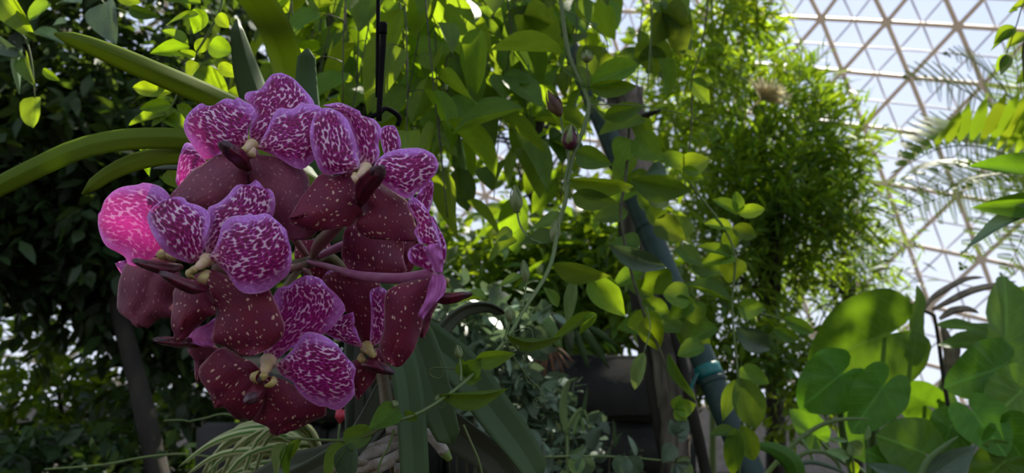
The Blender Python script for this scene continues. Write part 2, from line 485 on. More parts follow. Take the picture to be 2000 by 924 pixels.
# foliage masses
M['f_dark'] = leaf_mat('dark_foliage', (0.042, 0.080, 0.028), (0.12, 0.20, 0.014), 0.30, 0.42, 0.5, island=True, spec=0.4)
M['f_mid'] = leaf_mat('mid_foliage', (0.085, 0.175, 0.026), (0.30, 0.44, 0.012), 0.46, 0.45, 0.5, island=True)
M['f_podo'] = leaf_mat('podocarp_foliage', (0.095, 0.200, 0.026), (0.32, 0.48, 0.015), 0.44, 0.5, 0.5, island=True)
M['f_lime'] = leaf_mat('yellowgreen_foliage', (0.14, 0.26, 0.024), (0.38, 0.52, 0.015), 0.50, 0.5, 0.35, island=True)
M['f_blue'] = leaf_mat('bluegreen_foliage', (0.200, 0.290, 0.185), (0.18, 0.26, 0.11), 0.20, 0.38, 0.55, island=True, spec=0.5)
M['f_fern'] = leaf_mat('fern_foliage', (0.075, 0.150, 0.035), (0.26, 0.40, 0.02), 0.45, 0.6, 0.3, island=True, spec=0.1)
M['f_fernlime'] = leaf_mat('sword_fern_foliage', (0.14, 0.26, 0.03), (0.38, 0.52, 0.018), 0.50, 0.5, 0.15, island=True)

# ------------------------------------------------------------------ the setting: ground and dome
def grid_mesh(name, x0, x1, y0, y1, nx, ny, zf, mat):
    V = [(x0 + (x1 - x0) * i / nx, y0 + (y1 - y0) * j / ny, zf(x0 + (x1 - x0) * i / nx, y0 + (y1 - y0) * j / ny)) for j in range(ny + 1) for i in range(nx + 1)]
    F = [(j * (nx + 1) + i, j * (nx + 1) + i + 1, (j + 1) * (nx + 1) + i + 1, (j + 1) * (nx + 1) + i) for j in range(ny) for i in range(nx)]
    return mesh_from(name, V, F, mat)

DC = Vector((-0.973, 3.677, 0.877)); DR = 26.067
ground = link('floor', grid_mesh('floor', DC.x - 27, DC.x + 27, DC.y - 27, DC.y + 27, 60, 60, lambda x, y: 0.03 * math.sin(x * 1.7) * math.cos(y * 1.3) - 0.03, M['soil']))
tag(ground, 'dark soil floor of the conservatory', 'floor', kind='structure')

q = (0.46055, 0.30694, 0.24461, 0.79615)
def rotm(q):
    w, x, y, z = np.array(q) / np.linalg.norm(q)
    return np.array([[1 - 2 * (y * y + z * z), 2 * (x * y - z * w), 2 * (x * z + y * w)], [2 * (x * y + z * w), 1 - 2 * (x * x + z * z), 2 * (y * z - x * w)], [2 * (x * z - y * w), 2 * (y * z + x * w), 1 - 2 * (x * x + y * y)]])
def geodesic(n):
    p = (1 + 5 ** .5) / 2
    V = np.array([(-1, p, 0), (1, p, 0), (-1, -p, 0), (1, -p, 0), (0, -1, p), (0, 1, p), (0, -1, -p), (0, 1, -p), (p, 0, -1), (p, 0, 1), (-p, 0, -1), (-p, 0, 1)], float)
    V /= np.linalg.norm(V[0])
    Fs = [(0, 11, 5), (0, 5, 1), (0, 1, 7), (0, 7, 10), (0, 10, 11), (1, 5, 9), (5, 11, 4), (11, 10, 2), (10, 7, 6), (7, 1, 8), (3, 9, 4), (3, 4, 2), (3, 2, 6), (3, 6, 8), (3, 8, 9), (4, 9, 5), (2, 4, 11), (6, 2, 10), (8, 6, 7), (9, 8, 1)]
    idx, pts, tris = {}, [], []
    def vid(v):
        v = v / np.linalg.norm(v)
        k = tuple(np.round(v, 5))
        if k not in idx:
            idx[k] = len(pts); pts.append(v)
        return idx[k]
    for a, b, c in Fs:
        g = {}
        for i in range(n + 1):
            for j in range(n + 1 - i):
                g[i, j] = vid((V[a] * i + V[b] * j + V[c] * (n - i - j)) / n)
        for i in range(n):
            for j in range(n - i):
                tris.append((g[i, j], g[i + 1, j], g[i, j + 1]))
                if i + j < n - 1:
                    tris.append((g[i + 1, j], g[i + 1, j + 1], g[i, j + 1]))
    return np.array(pts), tris
gp, gt = geodesic(16)
gp = gp @ rotm(q).T
DW = gp * DR + np.array(DC)

glass, n_, l_, out_ = new_mat('dome_glass')
tr_ = n_.new('ShaderNodeBsdfTransparent'); tr_.inputs['Color'].default_value = (0.985, 0.99, 1.0, 1)
gl_ = n_.new('ShaderNodeBsdfGlossy'); gl_.inputs['Roughness'].default_value = 0.15
lw_ = n_.new('ShaderNodeLayerWeight'); lw_.inputs['Blend'].default_value = 0.2
ms_ = n_.new('ShaderNodeMixShader')
l_.new(math_n(n_, l_, 'MULTIPLY', lw_.outputs['Fresnel'], 0.5), ms_.inputs[0])
l_.new(tr_.outputs[0], ms_.inputs[1]); l_.new(gl_.outputs[0], ms_.inputs[2]); l_.new(ms_.outputs[0], out_.inputs[0])

def bar(a, b, w, h, out):
    """box bar between two points; w across, h along the dome radius"""
    a, b, out = np.array(a, float), np.array(b, float), np.array(out, float)
    d = (b - a) / np.linalg.norm(b - a)
    r = out - d * out.dot(d); r /= np.linalg.norm(r)
    s = np.cross(d, r)
    V = [p + s * i * w / 2 + r * j * h / 2 for p in (a, b) for i, j in ((-1, -1), (1, -1), (1, 1), (-1, 1))]
    F = [(0, 1, 5, 4), (1, 2, 6, 5), (2, 3, 7, 6), (3, 0, 4, 7), (3, 2, 1, 0), (4, 5, 6, 7)]
    return V, F

dome = empty('ceiling', DC)
tag(dome, 'geodesic glass dome with beige triangular struts against the sky', 'ceiling', kind='structure')
def in_view(p):
    x, y, f = pix(p)
    return f > 0.5 and 1180 < x < 2060 and -60 < y < 660
rest_s, rest_m, rest_p = [], [], []
edges = {}
for a, b, c in gt:
    if min(DW[a][2], DW[b][2], DW[c][2]) < 1.0: continue
    cen = (DW[a] + DW[b] + DW[c]) / 3
    vis = in_view(cen)
    for i, j in ((a, b), (b, c), (c, a)):
        e = (min(i, j), max(i, j))
        edges[e] = edges.get(e, False) or vis
    nrm = cen - np.array(DC); nrm /= np.linalg.norm(nrm)
    # glazing sits on a shell just outside the struts; thin mullions join the strut mid-points
    A, B, C = [(DW[k] - np.array(DC)) * 1.006 + np.array(DC) for k in (a, b, c)]
    AB, BC, CA = (A + B) / 2, (B + C) / 2, (C + A) / 2
    for p0, p1 in ((AB, BC), (BC, CA), (CA, AB)):
        d = bar(p0, p1, 0.055, 0.05, nrm)
        if vis: link('mullion', mesh_from('mullion', *d, M['mullion'], False), dome)
        else: rest_m.append(d)
    for tri in ((A, AB, CA), (AB, B, BC), (CA, BC, C), (AB, BC, CA)):
        off = nrm * 0.03
        V = [v + off for v in tri] + [v + off + nrm * 0.008 for v in tri]
        d = (V, [(0, 1, 2)])
        d = ([v + off for v in tri], [(0, 1, 2)])
        if vis: link('pane', mesh_from('pane', *d, glass, False), dome)
        else: rest_p.append(d)
hubs = set()
for (i, j), vis in edges.items():
    nrm = (DW[i] + DW[j]) / 2 - np.array(DC); nrm /= np.linalg.norm(nrm)
    d = bar(DW[i], DW[j], 0.13, 0.16, nrm)
    if vis:
        link('strut', mesh_from('strut', *d, M['strut'], False), dome)
        hubs.update((i, j))
    else: rest_s.append(d)
for h in hubs:
    nrm = Vector(DW[h] - np.array(DC)).normalized()
    me = bpy.data.meshes.get('hub')
    if me is None:
        bm = bmesh.new()
        bmesh.ops.create_cone(bm, cap_ends=True, segments=12, radius1=0.17, radius2=0.15, depth=0.2)
        me = bpy.data.meshes.new('hub'); bm.to_mesh(me); bm.free(); me.materials.append(M['strut'])
    link('hub', me, dome, Matrix.Translation(Vector(DW[h])) @ nrm.to_track_quat('Z', 'Y').to_matrix().to_4x4())
for nm, lst, mt in (('strut_lattice', rest_s, M['strut']), ('mullion_lattice', rest_m, M['mullion']), ('glazing', rest_p, glass)):
    tag(link(nm, mesh_from(nm, *join_data(lst), mt, False), dome), kind='stuff')
# low concrete ring under the dome
rg = []
for k in range(72):
    a0, a1 = 2 * math.pi * k / 72, 2 * math.pi * (k + 1) / 72
    P = lambda a, r, z: (DC.x + r * math.cos(a), DC.y + r * math.sin(a), z)
    V = [P(a0, 25.6, -0.1), P(a1, 25.6, -0.1), P(a1, 25.6, 2.2), P(a0, 25.6, 2.2), P(a0, 26.3, -0.1), P(a1, 26.3, -0.1), P(a1, 26.3, 2.2), P(a0, 26.3, 2.2)]
    rg.append((V, [(1, 0, 3, 2), (4, 5, 6, 7), (2, 3, 7, 6)]))
ring = link('wall_back', mesh_from('ring_wall', *join_data(rg), M['concrete'], False))
tag(ring, 'low concrete ring wall under the glass dome', 'wall', kind='structure')

# ------------------------------------------------------------------ terraced rock bed
def rough_block(x0, x1, y0, y1, z0, z1, seed, mat, amp=0.012):
    r = random.Random(seed)
    bm = bmesh.new()
    bmesh.ops.create_cube(bm, size=1.0)
    for v in bm.verts:
        v.co = Vector((x0 + (v.co.x + .5) * (x1 - x0), y0 + (v.co.y + .5) * (y1 - y0), z0 + (v.co.z + .5) * (z1 - z0)))
    bmesh.ops.bevel(bm, geom=list(bm.edges), offset=0.014, segments=2, affect='EDGES')
    for v in bm.verts:
        v.co += Vector((r.uniform(-1, 1), r.uniform(-1, 1), r.uniform(-1, 1))) * amp * 0.35
    me = bpy.data.meshes.new('stone'); bm.to_mesh(me); bm.free()
    me.materials.append(mat)
    me.polygons.foreach_set('use_smooth', [True] * len(me.polygons))
    return me

BED_Z = 1.28
bed = empty('raised_bed', (-1.5, 0.72, 0))
tag(bed, 'low front terrace of dark stones filled with soil under the orchid', 'planter')
link('soil', grid_mesh('bed_soil', -6, 0.95, 0.78, 9, 40, 40, lambda x, y: BED_Z - 0.03 + 0.02 * math.sin(5 * x) * math.sin(4 * y), M['soil']), bed)
for c in range(4):
    z0 = c * 0.325; x = -6.0 - 0.2 * (c % 2)
    while x < 0.9:
        w = random.uniform(0.42, 0.62); x1 = min(x + w, 0.98)
        link('stone', rough_block(x + .006, x1 - .006, 0.60 + random.uniform(-.01, .01), 0.80, z0 + .005, z0 + .32, random.random(), M['rock']), bed)
        x = x1
    y = 0.82
    while y < 9:
        y1 = y + random.uniform(0.45, 0.65)
        link('stone', rough_block(0.80, 0.98 + random.uniform(-.01, .01), y + .006, y1 - .006, z0 + .005, z0 + .32, random.random(), M['rock']), bed)
        y = y1

STEP_Y = 2.0
wall = empty('rock_ledge', (0.2, STEP_Y, BED_Z))
tag(wall, 'black rock ledge of stacked courses behind the trailing small-leaved plants', 'ledge')
zt = BED_Z - 0.04
for c, hgt in enumerate((0.165, 0.150, 0.175)):
    x = -0.72 - 0.1 * (c % 2)
    while x < 0.42:
        w = random.uniform(0.30, 0.46); x1 = min(x + w, 0.48)
        link('stone', rough_block(x + .002, x1 - .002, STEP_Y + [0, 0.03, 0.0][c] + random.uniform(-.008, .008), STEP_Y + 0.35, zt + .003, zt + hgt, random.random(), M['rock'], 0.02), wall)
        x = x1
    zt += hgt
LEDGE_Z = zt
link('soil', grid_mesh('ledge_soil', -0.75, 0.46, STEP_Y + 0.08, STEP_Y + 1.6, 20, 20, lambda x, y: LEDGE_Z - 0.01 + 0.015 * math.sin(9 * x) * math.sin(7 * y), M['soil']), wall)

# ------------------------------------------------------------------ the orchid
orchid = empty('orchid', at(640, 520, 0.60))
tag(orchid, 'hanging orchid with a ball of purple and maroon speckled flowers and strap leaves', 'orchid')

PET_N, PET_M = 26, 18
def petal(parent, name, Lp, Rp, mat, plane, lay=0.0, bulge=0.006, curl=0.0, ruf=0.0030, tipd=0.0, seed=None, thick=0.0007, fold=0.0):
    """petal spanned between two traced edges (base -> tip); its depth follows the flower's own tilted plane, bulges, ruffles and curls"""
    r = random.Random(seed if seed is not None else Lp[1][0] * 7 + Lp[1][1])
    cx, cy, d0, gx, gy = plane
    L = catmull(Lp, PET_N); Rr = catmull(Rp, PET_N)
    ph1, ph2, ph3 = [r.uniform(0, 6.28) for _ in range(3)]
    k1, k2 = r.uniform(9, 13), r.uniform(15, 21)
    V, UV, PV = [], [], []
    ou, ov = r.uniform(0, 40), r.uniform(0, 40)
    len_cm = np.linalg.norm(np.diff((L + Rr) / 2, axis=0), axis=1).sum() * d0 / FPX * 100
    for i in range(PET_N + 1):
        t = i / PET_N
        wid = np.linalg.norm(L[i] - Rr[i]) * d0 / FPX * 100
        for j in range(PET_M + 1):
            s = j / PET_M
            e = abs(2 * s - 1)
            p = L[i] * (1 - s) + Rr[i] * s
            edge = max(e ** 3, t ** 4)
            tt = math.sin(math.pi * min(1, t * 0.9 + 0.08))
            # tiny scallops of the margin, in the petal's own plane
            sc = 1 + 0.022 * edge * math.sin((k2 * t + ph3) + 5 * s)
            mid = (L[i] + Rr[i]) / 2
            p = mid + (p - mid) * sc
            d = d0 + gx * (p[0] - cx) / 100 + gy * (p[1] - cy) / 100 + lay
            d += -bulge * (1 - e * e) * tt + curl * t * t + tipd * t
            d += fold * (0.18 - min(0.18, abs(s - 0.5))) * tt          # groove along the midrib
            d += ruf * edge * (math.sin(k1 * t + ph1 + (0 if s < .5 else 2.1)) + 0.6 * math.sin(k2 * t + ph2 + (1.3 if s < .5 else 0)))
            V.append(at(p[0], p[1], d))
            UV.append((ou + t * len_cm, ov + (s - 0.5) * wid))
            PV.append((t, s))
    F = []
    w = PET_M + 1
    for i in range(PET_N):
        for j in range(PET_M):
            F.append((i * w + j, i * w + j + 1, (i + 1) * w + j + 1, (i + 1) * w + j))
    o = link(name, mesh_from(name, V, F, mat, True, UV, PV), parent)
    if mat in (M['sepal'], M['dusky']):        # fleshy sepals have a thickness of their own; petals are thin sheets
        md = o.modifiers.new('thickness', 'SOLIDIFY'); md.thickness = thick; md.offset = 0
    return o

def flower(px, py, d, label=None):
    f = empty('flower', at(px, py, d), orchid)
    if label: f['label'] = label
    return f

def lip(parent, pts, radii, tip=True, mat='lip', squash=0.7):
    P = [at(*p) for p in pts]
    V, F = tube_data(P, radii, 16, 20, squash)
    C = catmull(P, 16)
    V = [Vector(C[k // 20]) + (Vector(v) - Vector(C[k // 20])) * (1 + .16 * math.cos(5 * 2 * math.pi * (k % 20) / 20) * min(1, (k // 20) / 5)) for k, v in enumerate(V)]
    o = link('lip', mesh_from('lip', V, F, M[mat]), parent)
    if tip:
        e = P[-1]; dirv = (P[-1] - P[-2]).normalized()
        r0 = radii[-1]
        V, F = tube_data([e - dirv * .0035, e - dirv * .001, e + dirv * .002, e + dirv * .0045], [r0 * 1.06, r0 * 1.12, r0 * .9, r0 * .25], 8, 12, squash)
        V = [Vector(v) * 1.0 + dirv * (.0011 * math.cos(k * 2 * math.pi * 3 / 12)) for k, v in enumerate(V)]
        link('lip_tip', mesh_from('lip_tip', V, F, M['liptip']), parent)
    return o

def column(parent, pts, radii, mat='cream'):
    C = [at(*p) for p in pts]
    r0 = max(radii)
    o = tube('column', C, [r0 * .98, r0 * .80, r0 * .66, r0 * .62, r0 * .30], M[mat], parent, 14, 14)
    e = C[-1].lerp(C[-2], .35)
    tube('anther_cap', [e + Vector((0, 0, .0012)), e + (C[-1] - C[-2]).normalized() * .0015, e + (C[-1] - C[-2]).normalized() * .0034 - Vector((0, 0, .001))], [r0 * .30, r0 * .52, r0 * .12], M['yellow'], parent, 8, 10)
    return o

def lobe(parent, pts, radii, mat='yellow'):
    return tube('side_lobe', [at(*p) for p in pts], [r * .92 for r in radii], M[mat], parent, 12, 10, 0.38)

# ---- flower facing the camera on the near side
P1 = (397, 520, .465, -.008, -.002)
f1 = flower(397, 520, .465, 'speckled flower with a broad lilac-edged petal and maroon lower sepals')
petal(f1, 'petal', [(388, 507), (372, 515), (340, 502), (315, 485), (300, 462), (292, 440), (287, 422), (297, 406), (315, 392)],
      [(388, 507), (399, 487), (401, 470), (407, 447), (410, 427), (405, 411), (387, 400), (367, 396), (359, 387), (345, 384), (329, 386), (315, 392)], M['petal'], P1, 0.0, .010)
petal(f1, 'petal', [(405, 503), (417, 490), (427, 465), (434, 440), (447, 424), (465, 419), (480, 420), (487, 415), (497, 422), (520, 417), (540, 430), (560, 450)],
      [(405, 503), (424, 514), (445, 537), (460, 560), (480, 572), (520, 570), (542, 555), (562, 537), (569, 510), (569, 490), (564, 470), (560, 450)], M['petal'], P1, -.004, .010, fold=.006)
petal(f1, 'sepal', [(402, 495), (400, 475), (407, 447), (410, 422), (406, 407), (424, 397), (445, 381), (457, 367), (467, 360), (485, 361), (499, 351)],
      [(408, 498), (440, 470), (480, 450), (515, 436), (535, 420), (538, 395), (530, 371), (516, 370), (510, 359), (499, 351)], M['petal'], P1, .010, .006, .006)
petal(f1, 'sepal', [(402, 528), (408, 560), (419, 590), (421, 622), (418, 650), (415, 667), (430, 674), (452, 681), (470, 693), (487, 695)],
      [(412, 526), (462, 545), (520, 560), (540, 592), (547, 612), (555, 640), (550, 660), (532, 676), (510, 689), (487, 695)], M['sepal'], P1, .008, .007)
petal(f1, 'sepal', [(395, 530), (345, 562), (339, 590), (335, 620), (337, 642), (342, 652), (339, 662), (351, 667)],
      [(402, 535), (415, 570), (421, 595), (420, 612), (405, 620), (392, 632), (375, 647), (361, 662), (351, 667)], M['sepal'], P1, .011, .010)
column(f1, [(404, 508, .462), (397, 514, .452), (386, 522, .446), (380, 526, .445)], [.0042, .0046, .0040, .0020])
lobe(f1, [(378, 524, .449), (368, 530, .446), (371, 540, .446), (380, 545, .448)], [.0012, .0028, .0030, .0015])
lobe(f1, [(404, 528, .452), (398, 540, .447), (394, 550, .447), (398, 560, .451)], [.0016, .0034, .0034, .0015])
lip(f1, [(400, 560, .455), (385, 563, .446), (362, 556, .440), (340, 546, .436), (328, 540, .435)], [.0030, .0046, .0052, .0046, .0034])

# ---- flower turned to the side with the glowing pink petal
P2 = (320, 500, .508, -.016, .000)
f2 = flower(322, 500, .508, 'side-turned flower with a bright pink rounded petal and dusky lower sepal')
petal(f2, 'petal', [(326, 480), (305, 500), (290, 508), (268, 519), (250, 514), (246, 504), (230, 495), (210, 482), (197, 462), (191, 440), (192, 418)],
      [(326, 480), (336, 450), (340, 420), (338, 396), (330, 379), (315, 367), (300, 361), (281, 356), (270, 359), (242, 364), (220, 375), (205, 390), (200, 399), (202, 405), (192, 418)], M['petal'], P2, -.002, .012, fold=-.01)
petal(f2, 'sepal', [(330, 505), (290, 505), (250, 512), (237, 540), (230, 572), (229, 602), (242, 617), (255, 626), (262, 638), (275, 640)],
      [(340, 510), (352, 540), (346, 565), (338, 595), (336, 618), (312, 622), (297, 634), (288, 641), (278, 634), (275, 640)], M['dusky'], P2, .008, .012, fold=.016)
petal(f2, 'sepal', [(262, 505), (245, 508), (232, 511), (225, 514)], [(262, 512), (255, 525), (240, 537), (229, 524), (225, 514)], M['mauve'], P2, .012, .002)
column(f2, [(335, 500, .50), (325, 502, .492), (318, 500, .488)], [.004, .0042, .002], 'yellow')
lobe(f2, [(316, 488, .490), (314, 498, .487), (320, 506, .488)], [.0015, .0034, .0018])
lip(f2, [(350, 522, .494), (330, 524, .486), (305, 521, .480), (285, 516, .477), (274, 513, .476)], [.0036, .0052, .0054, .0044, .0034])

# ---- upper flower
P3 = (487, 285, .500, -.006, -.009)
f3 = flower(487, 287, .50, 'upper flower with ruffled lilac rim and two dusky brown lower sepals')
petal(f3, 'petal', [(484, 280), (460, 292), (427, 302), (412, 310), (400, 312), (390, 300), (377, 285), (365, 270), (359, 250), (362, 232), (372, 217), (389, 203)],
      [(484, 280), (485, 255), (490, 237), (499, 225), (497, 210), (490, 202), (475, 197), (463, 190), (459, 196), (445, 191), (432, 196), (420, 205), (405, 207), (395, 201), (389, 203)], M['petal'], P3, 0, .010)
petal(f3, 'petal', [(502, 290), (520, 255), (535, 222), (547, 211), (565, 212), (581, 207), (587, 199), (597, 204), (622, 206), (640, 225), (645, 250)],
      [(502, 290), (520, 297), (540, 307), (565, 322), (590, 330), (605, 322), (618, 308), (632, 285), (645, 250)], M['petal'], P3, .000, .010)
petal(f3, 'sepal', [(490, 280), (486, 262), (490, 242), (497, 222), (488, 202), (477, 195), (482, 181), (507, 175), (520, 157), (532, 145), (549, 142)],
      [(498, 282), (540, 255), (580, 235), (606, 216), (614, 203), (608, 192), (595, 176), (577, 156), (565, 148), (549, 142)], M['petal'], P3, .010, .007, .004)
petal(f3, 'sepal', [(478, 312), (430, 303), (400, 318), (375, 337), (350, 362), (331, 388), (340, 410)],
      [(482, 315), (484, 345), (482, 375), (465, 400), (430, 418), (380, 422), (340, 410)], M['dusky'], P3, .004, .012)
petal(f3, 'sepal', [(490, 308), (484, 330), (484, 360), (498, 400), (528, 440), (558, 468), (590, 467)],
      [(496, 302), (540, 307), (590, 330), (604, 350), (606, 378), (612, 410), (620, 445), (610, 462), (590, 467)], M['dusky'], P3, .008, .010)
petal(f3, 'petal', [(410, 330), (395, 300), (380, 285), (362, 279), (352, 300), (346, 330), (343, 355)],
      [(410, 330), (400, 345), (385, 355), (365, 365), (350, 366), (343, 355)], M['petal'], P3, .018, .004)
column(f3, [(492, 284, .494), (486, 288, .486), (480, 292, .480), (476, 294, .478)], [.0038, .0046, .0044, .002])
lobe(f3, [(484, 310, .486), (492, 302, .482), (498, 290, .485)], [.0018, .0036, .0014], 'cream')
lip(f3, [(484, 330, .492), (472, 318, .482), (462, 305, .474), (448, 295, .468), (441, 287, .465)], [.0030, .0044, .0056, .0060, .0044])

# ---- flower at the top of the ball beside the rod
P4 = (705, 340, .485, .008, -.008)
f4 = flower(705, 342, .485, 'open flower with a tall lilac petal and cream-specked maroon sepals')
petal(f4, 'petal', [(694, 334), (660, 340), (645, 342), (630, 337), (619, 322), (611, 300), (606, 272), (605, 252), (614, 227), (630, 211)],
      [(694, 334), (702, 325), (697, 300), (695, 280), (685, 247), (672, 227), (660, 217), (645, 211), (630, 211)], M['petal'], P4, -.004, .010)
petal(f4, 'petal', [(727, 327), (740, 310), (755, 299), (775, 291), (800, 290), (825, 290), (845, 300), (852, 309), (857, 322)],
      [(727, 327), (740, 352), (760, 367), (780, 382), (795, 389), (810, 381), (813, 375), (835, 360), (840, 352), (852, 337), (857, 322)], M['petal'], P4, -.004, .010)
petal(f4, 'sepal', [(706, 325), (700, 315), (695, 285), (680, 237), (665, 222), (648, 210), (630, 206), (645, 203), (661, 200), (680, 206), (692, 213)],
      [(722, 324), (735, 315), (742, 300), (740, 280), (745, 255), (742, 245), (730, 232), (715, 231), (706, 226), (703, 217), (692, 213)], M['petal'], P4, .006, .006)
petal(f4, 'sepal', [(696, 338), (680, 337), (652, 344), (630, 340), (605, 365), (585, 392), (572, 415), (564, 425)],
      [(700, 345), (700, 375), (705, 405), (710, 416), (700, 427), (685, 441), (670, 442), (650, 447), (622, 452), (607, 451), (590, 444), (572, 435), (564, 425)], M['sepal'], P4, .004, .010)
petal(f4, 'sepal', [(708, 350), (705, 380), (705, 400), (707, 417), (694, 435), (700, 450), (715, 462), (730, 466), (755, 465)],
      [(718, 346), (745, 358), (775, 378), (792, 390), (802, 412), (812, 435), (817, 455), (813, 470), (787, 470), (755, 465)], M['sepal'], P4, .009, .009)
column(f4, [(715, 328, .478), (708, 337, .470), (701, 345, .466), (698, 350, .466)], [.0040, .0042, .0034, .0018])
lobe(f4, [(694, 338, .470), (696, 350, .464), (702, 358, .466)], [.0016, .0034, .0018], 'cream')
lip(f4, [(704, 400, .484), (708, 385, .474), (716, 362, .462), (730, 345, .452), (740, 334, .449)], [.0020, .0038, .0054, .0062, .0050])

# ---- bottom flower
P6 = (520, 725, .487, -.002, .006)
f6 = flower(520, 725, .487, 'lowest flower with one magenta side petal and wine-dark lower sepals')
petal(f6, 'petal', [(538, 713), (555, 700), (575, 677), (585, 660), (597, 650), (615, 651), (635, 656), (652, 667), (667, 685), (679, 700), (690, 711)],
      [(538, 713), (552, 735), (573, 747), (582, 765), (600, 782), (622, 794), (635, 793), (650, 799), (665, 799), (682, 785), (694, 770), (691, 750), (692, 735), (696, 722), (690, 711)], M['petal'], P6, -.004, .012, fold=.008)
petal(f6, 'sepal', [(520, 706), (515, 680), (520, 640), (530, 600), (540, 565), (565, 558), (578, 546), (597, 538)],
      [(534, 708), (570, 680), (610, 660), (645, 645), (668, 615), (674, 603), (667, 587), (655, 572), (640, 560), (628, 546), (612, 539), (597, 538)], M['petal'], P6, .012, .008)
petal(f6, 'sepal', [(508, 722), (492, 707), (470, 697), (450, 685), (435, 680), (415, 690), (397, 707), (389, 720), (391, 738), (396, 748), (407, 765), (415, 782), (420, 797)],
      [(508, 728), (500, 750), (507, 772), (516, 780), (505, 805), (492, 822), (480, 819), (465, 820), (455, 812), (450, 802), (437, 795), (420, 797)], M['sepal'], P6, .004, .012, fold=.012)
petal(f6, 'petal', [(435, 685), (405, 668), (372, 668), (368, 688), (379, 700), (381, 725), (382, 740), (387, 748)],
      [(435, 690), (415, 700), (400, 712), (393, 726), (396, 740), (387, 748)], M['dusky'], P6, .014, .003)
petal(f6, 'sepal', [(512, 735), (500, 770), (494, 800), (494, 820), (508, 827), (525, 835), (527, 845), (542, 851)],
      [(525, 735), (560, 745), (600, 775), (636, 790), (638, 802), (636, 811), (610, 822), (582, 838), (566, 842), (562, 847), (550, 845), (542, 851)], M['sepal'], P6, .012, .010)
column(f6, [(524, 706, .482), (521, 715, .474), (518, 724, .469), (516, 733, .468)], [.0040, .0056, .0056, .0024])
lobe(f6, [(506, 724, .472), (495, 732, .467), (494, 742, .467), (502, 750, .470)], [.0010, .0026, .0026, .0010])
lobe(f6, [(534, 735, .472), (535, 745, .467), (528, 752, .467), (517, 755, .469)], [.0010, .0022, .0022, .0010])
lip(f6, [(507, 750, .477), (504, 760, .470), (498, 770, .464), (490, 778, .460)], [.0030, .0046, .0050, .0042])

# ---- flower seen from behind, on the stalk's far side
P5 = (846, 535, .494, .006, .000)
f5 = flower(846, 535, .494, 'flower seen edge-on with mauve petal backs and a long pink pedicel')
petal(f5, 'sepal', [(848, 520), (835, 480), (820, 476), (815, 465), (809, 452), (815, 440), (810, 425), (800, 410), (795, 397), (806, 384)],
      [(856, 515), (862, 490), (858, 460), (850, 437), (838, 415), (825, 398), (814, 388), (806, 384)], M['petal'], P5, -.018, .005)
petal(f5, 'petal', [(860, 525), (852, 490), (850, 460), (843, 435), (840, 424), (847, 424)],
      [(866, 520), (871, 505), (872, 480), (866, 462), (856, 443), (847, 424)], M['petal'], P5, -.010, .003)
petal(f5, 'petal', [(848, 532), (820, 522), (802, 512), (796, 500), (800, 487), (817, 475)],
      [(848, 530), (842, 512), (838, 495), (834, 482), (817, 475)], M['petal'], P5, -.004, .004)
petal(f5, 'petal', [(850, 533), (842, 514), (833, 492), (836, 480), (845, 475), (854, 475)],
      [(864, 533), (866, 515), (864, 498), (860, 482), (854, 475)], M['mauve'], P5, -.024, .004)
petal(f5, 'sepal', [(845, 538), (836, 558), (830, 587), (816, 615), (826, 624)],
      [(864, 534), (871, 548), (869, 572), (855, 588), (836, 610), (826, 624)], M['mauve'], P5, -.020, .003)
petal(f5, 'sepal', [(842, 543), (800, 550), (772, 558), (756, 570), (752, 590), (751, 620), (749, 650), (742, 670), (745, 688), (755, 707), (772, 716)],
      [(846, 546), (838, 570), (828, 600), (822, 640), (810, 680), (792, 705), (783, 715), (772, 716)], M['sepal'], P5, -.006, .010)
petal(f5, 'sepal', [(840, 600), (830, 615), (823, 640), (820, 657), (828, 660)], [(856, 590), (845, 612), (837, 640), (828, 660)], M['dusky'], P5, .004, .002)
lip(f5, [(856, 586, .490), (870, 584, .486), (885, 583, .482), (900, 579, .480), (908, 577, .480)], [.0030, .0050, .0050, .0040, .0030])
tube('side_lobe', [at(868, 545, .486), at(874, 548, .483), at(871, 556, .484)], [.0008, .0018, .0008], M['yellow'], f5, 8, 7)
tube('pedicel', [at(600, 512, .560), at(640, 520, .552), at(700, 538, .530), (at(770, 544, .510)), at(820, 540, .500), at(848, 536, .495)], [.0018, .0022, .0030, .0036, .0036, .0046], M['pedicel'], f5, 22, 10)

# ---- flower half hidden in the shade below
P7 = (715, 690, .545, .006, .004)
f7 = flower(718, 690, .545, 'half-hidden shaded flower with violet petals behind the lowest bloom')
petal(f7, 'petal', [(706, 680), (670, 668), (635, 652), (627, 644), (640, 632), (660, 620), (690, 609)], [(708, 676), (700, 655), (693, 635), (692, 618), (690, 609)], M['petal'], P7, -.008, .005)
petal(f7, 'sepal', [(708, 672), (692, 640), (672, 600), (648, 575), (630, 545), (650, 532), (690, 540)], [(722, 672), (736, 650), (742, 610), (746, 570), (730, 545), (690, 540)], M['sepal'], P7, .006, .006)
petal(f7, 'petal', [(722, 676), (724, 640), (725, 607), (722, 580), (725, 566), (740, 560)], [(726, 680), (748, 660), (756, 620), (758, 590), (755, 568), (740, 560)], M['petal'], P7, -.004, .006)
petal(f7, 'sepal', [(712, 702), (690, 705), (675, 720), (680, 750), (692, 772), (700, 781)], [(722, 702), (738, 715), (732, 740), (715, 762), (700, 781)], M['sepal'], P7, .000, .006)
petal(f7, 'sepal', [(722, 690), (735, 680), (750, 690), (752, 710)], [(722, 698), (730, 718), (742, 722), (752, 710)], M['sepal'], P7, .004, .003)
column(f7, [(716, 678, .540), (722, 686, .532), (728, 694, .528)], [.0040, .0050, .0024], 'yellow')
lobe(f7, [(706, 690, .536), (706, 702, .532), (714, 708, .533)], [.0012, .0034, .0014])
lobe(f7, [(733, 684, .533), (734, 694, .531), (726, 702, .532)], [.0010, .0020, .0010])
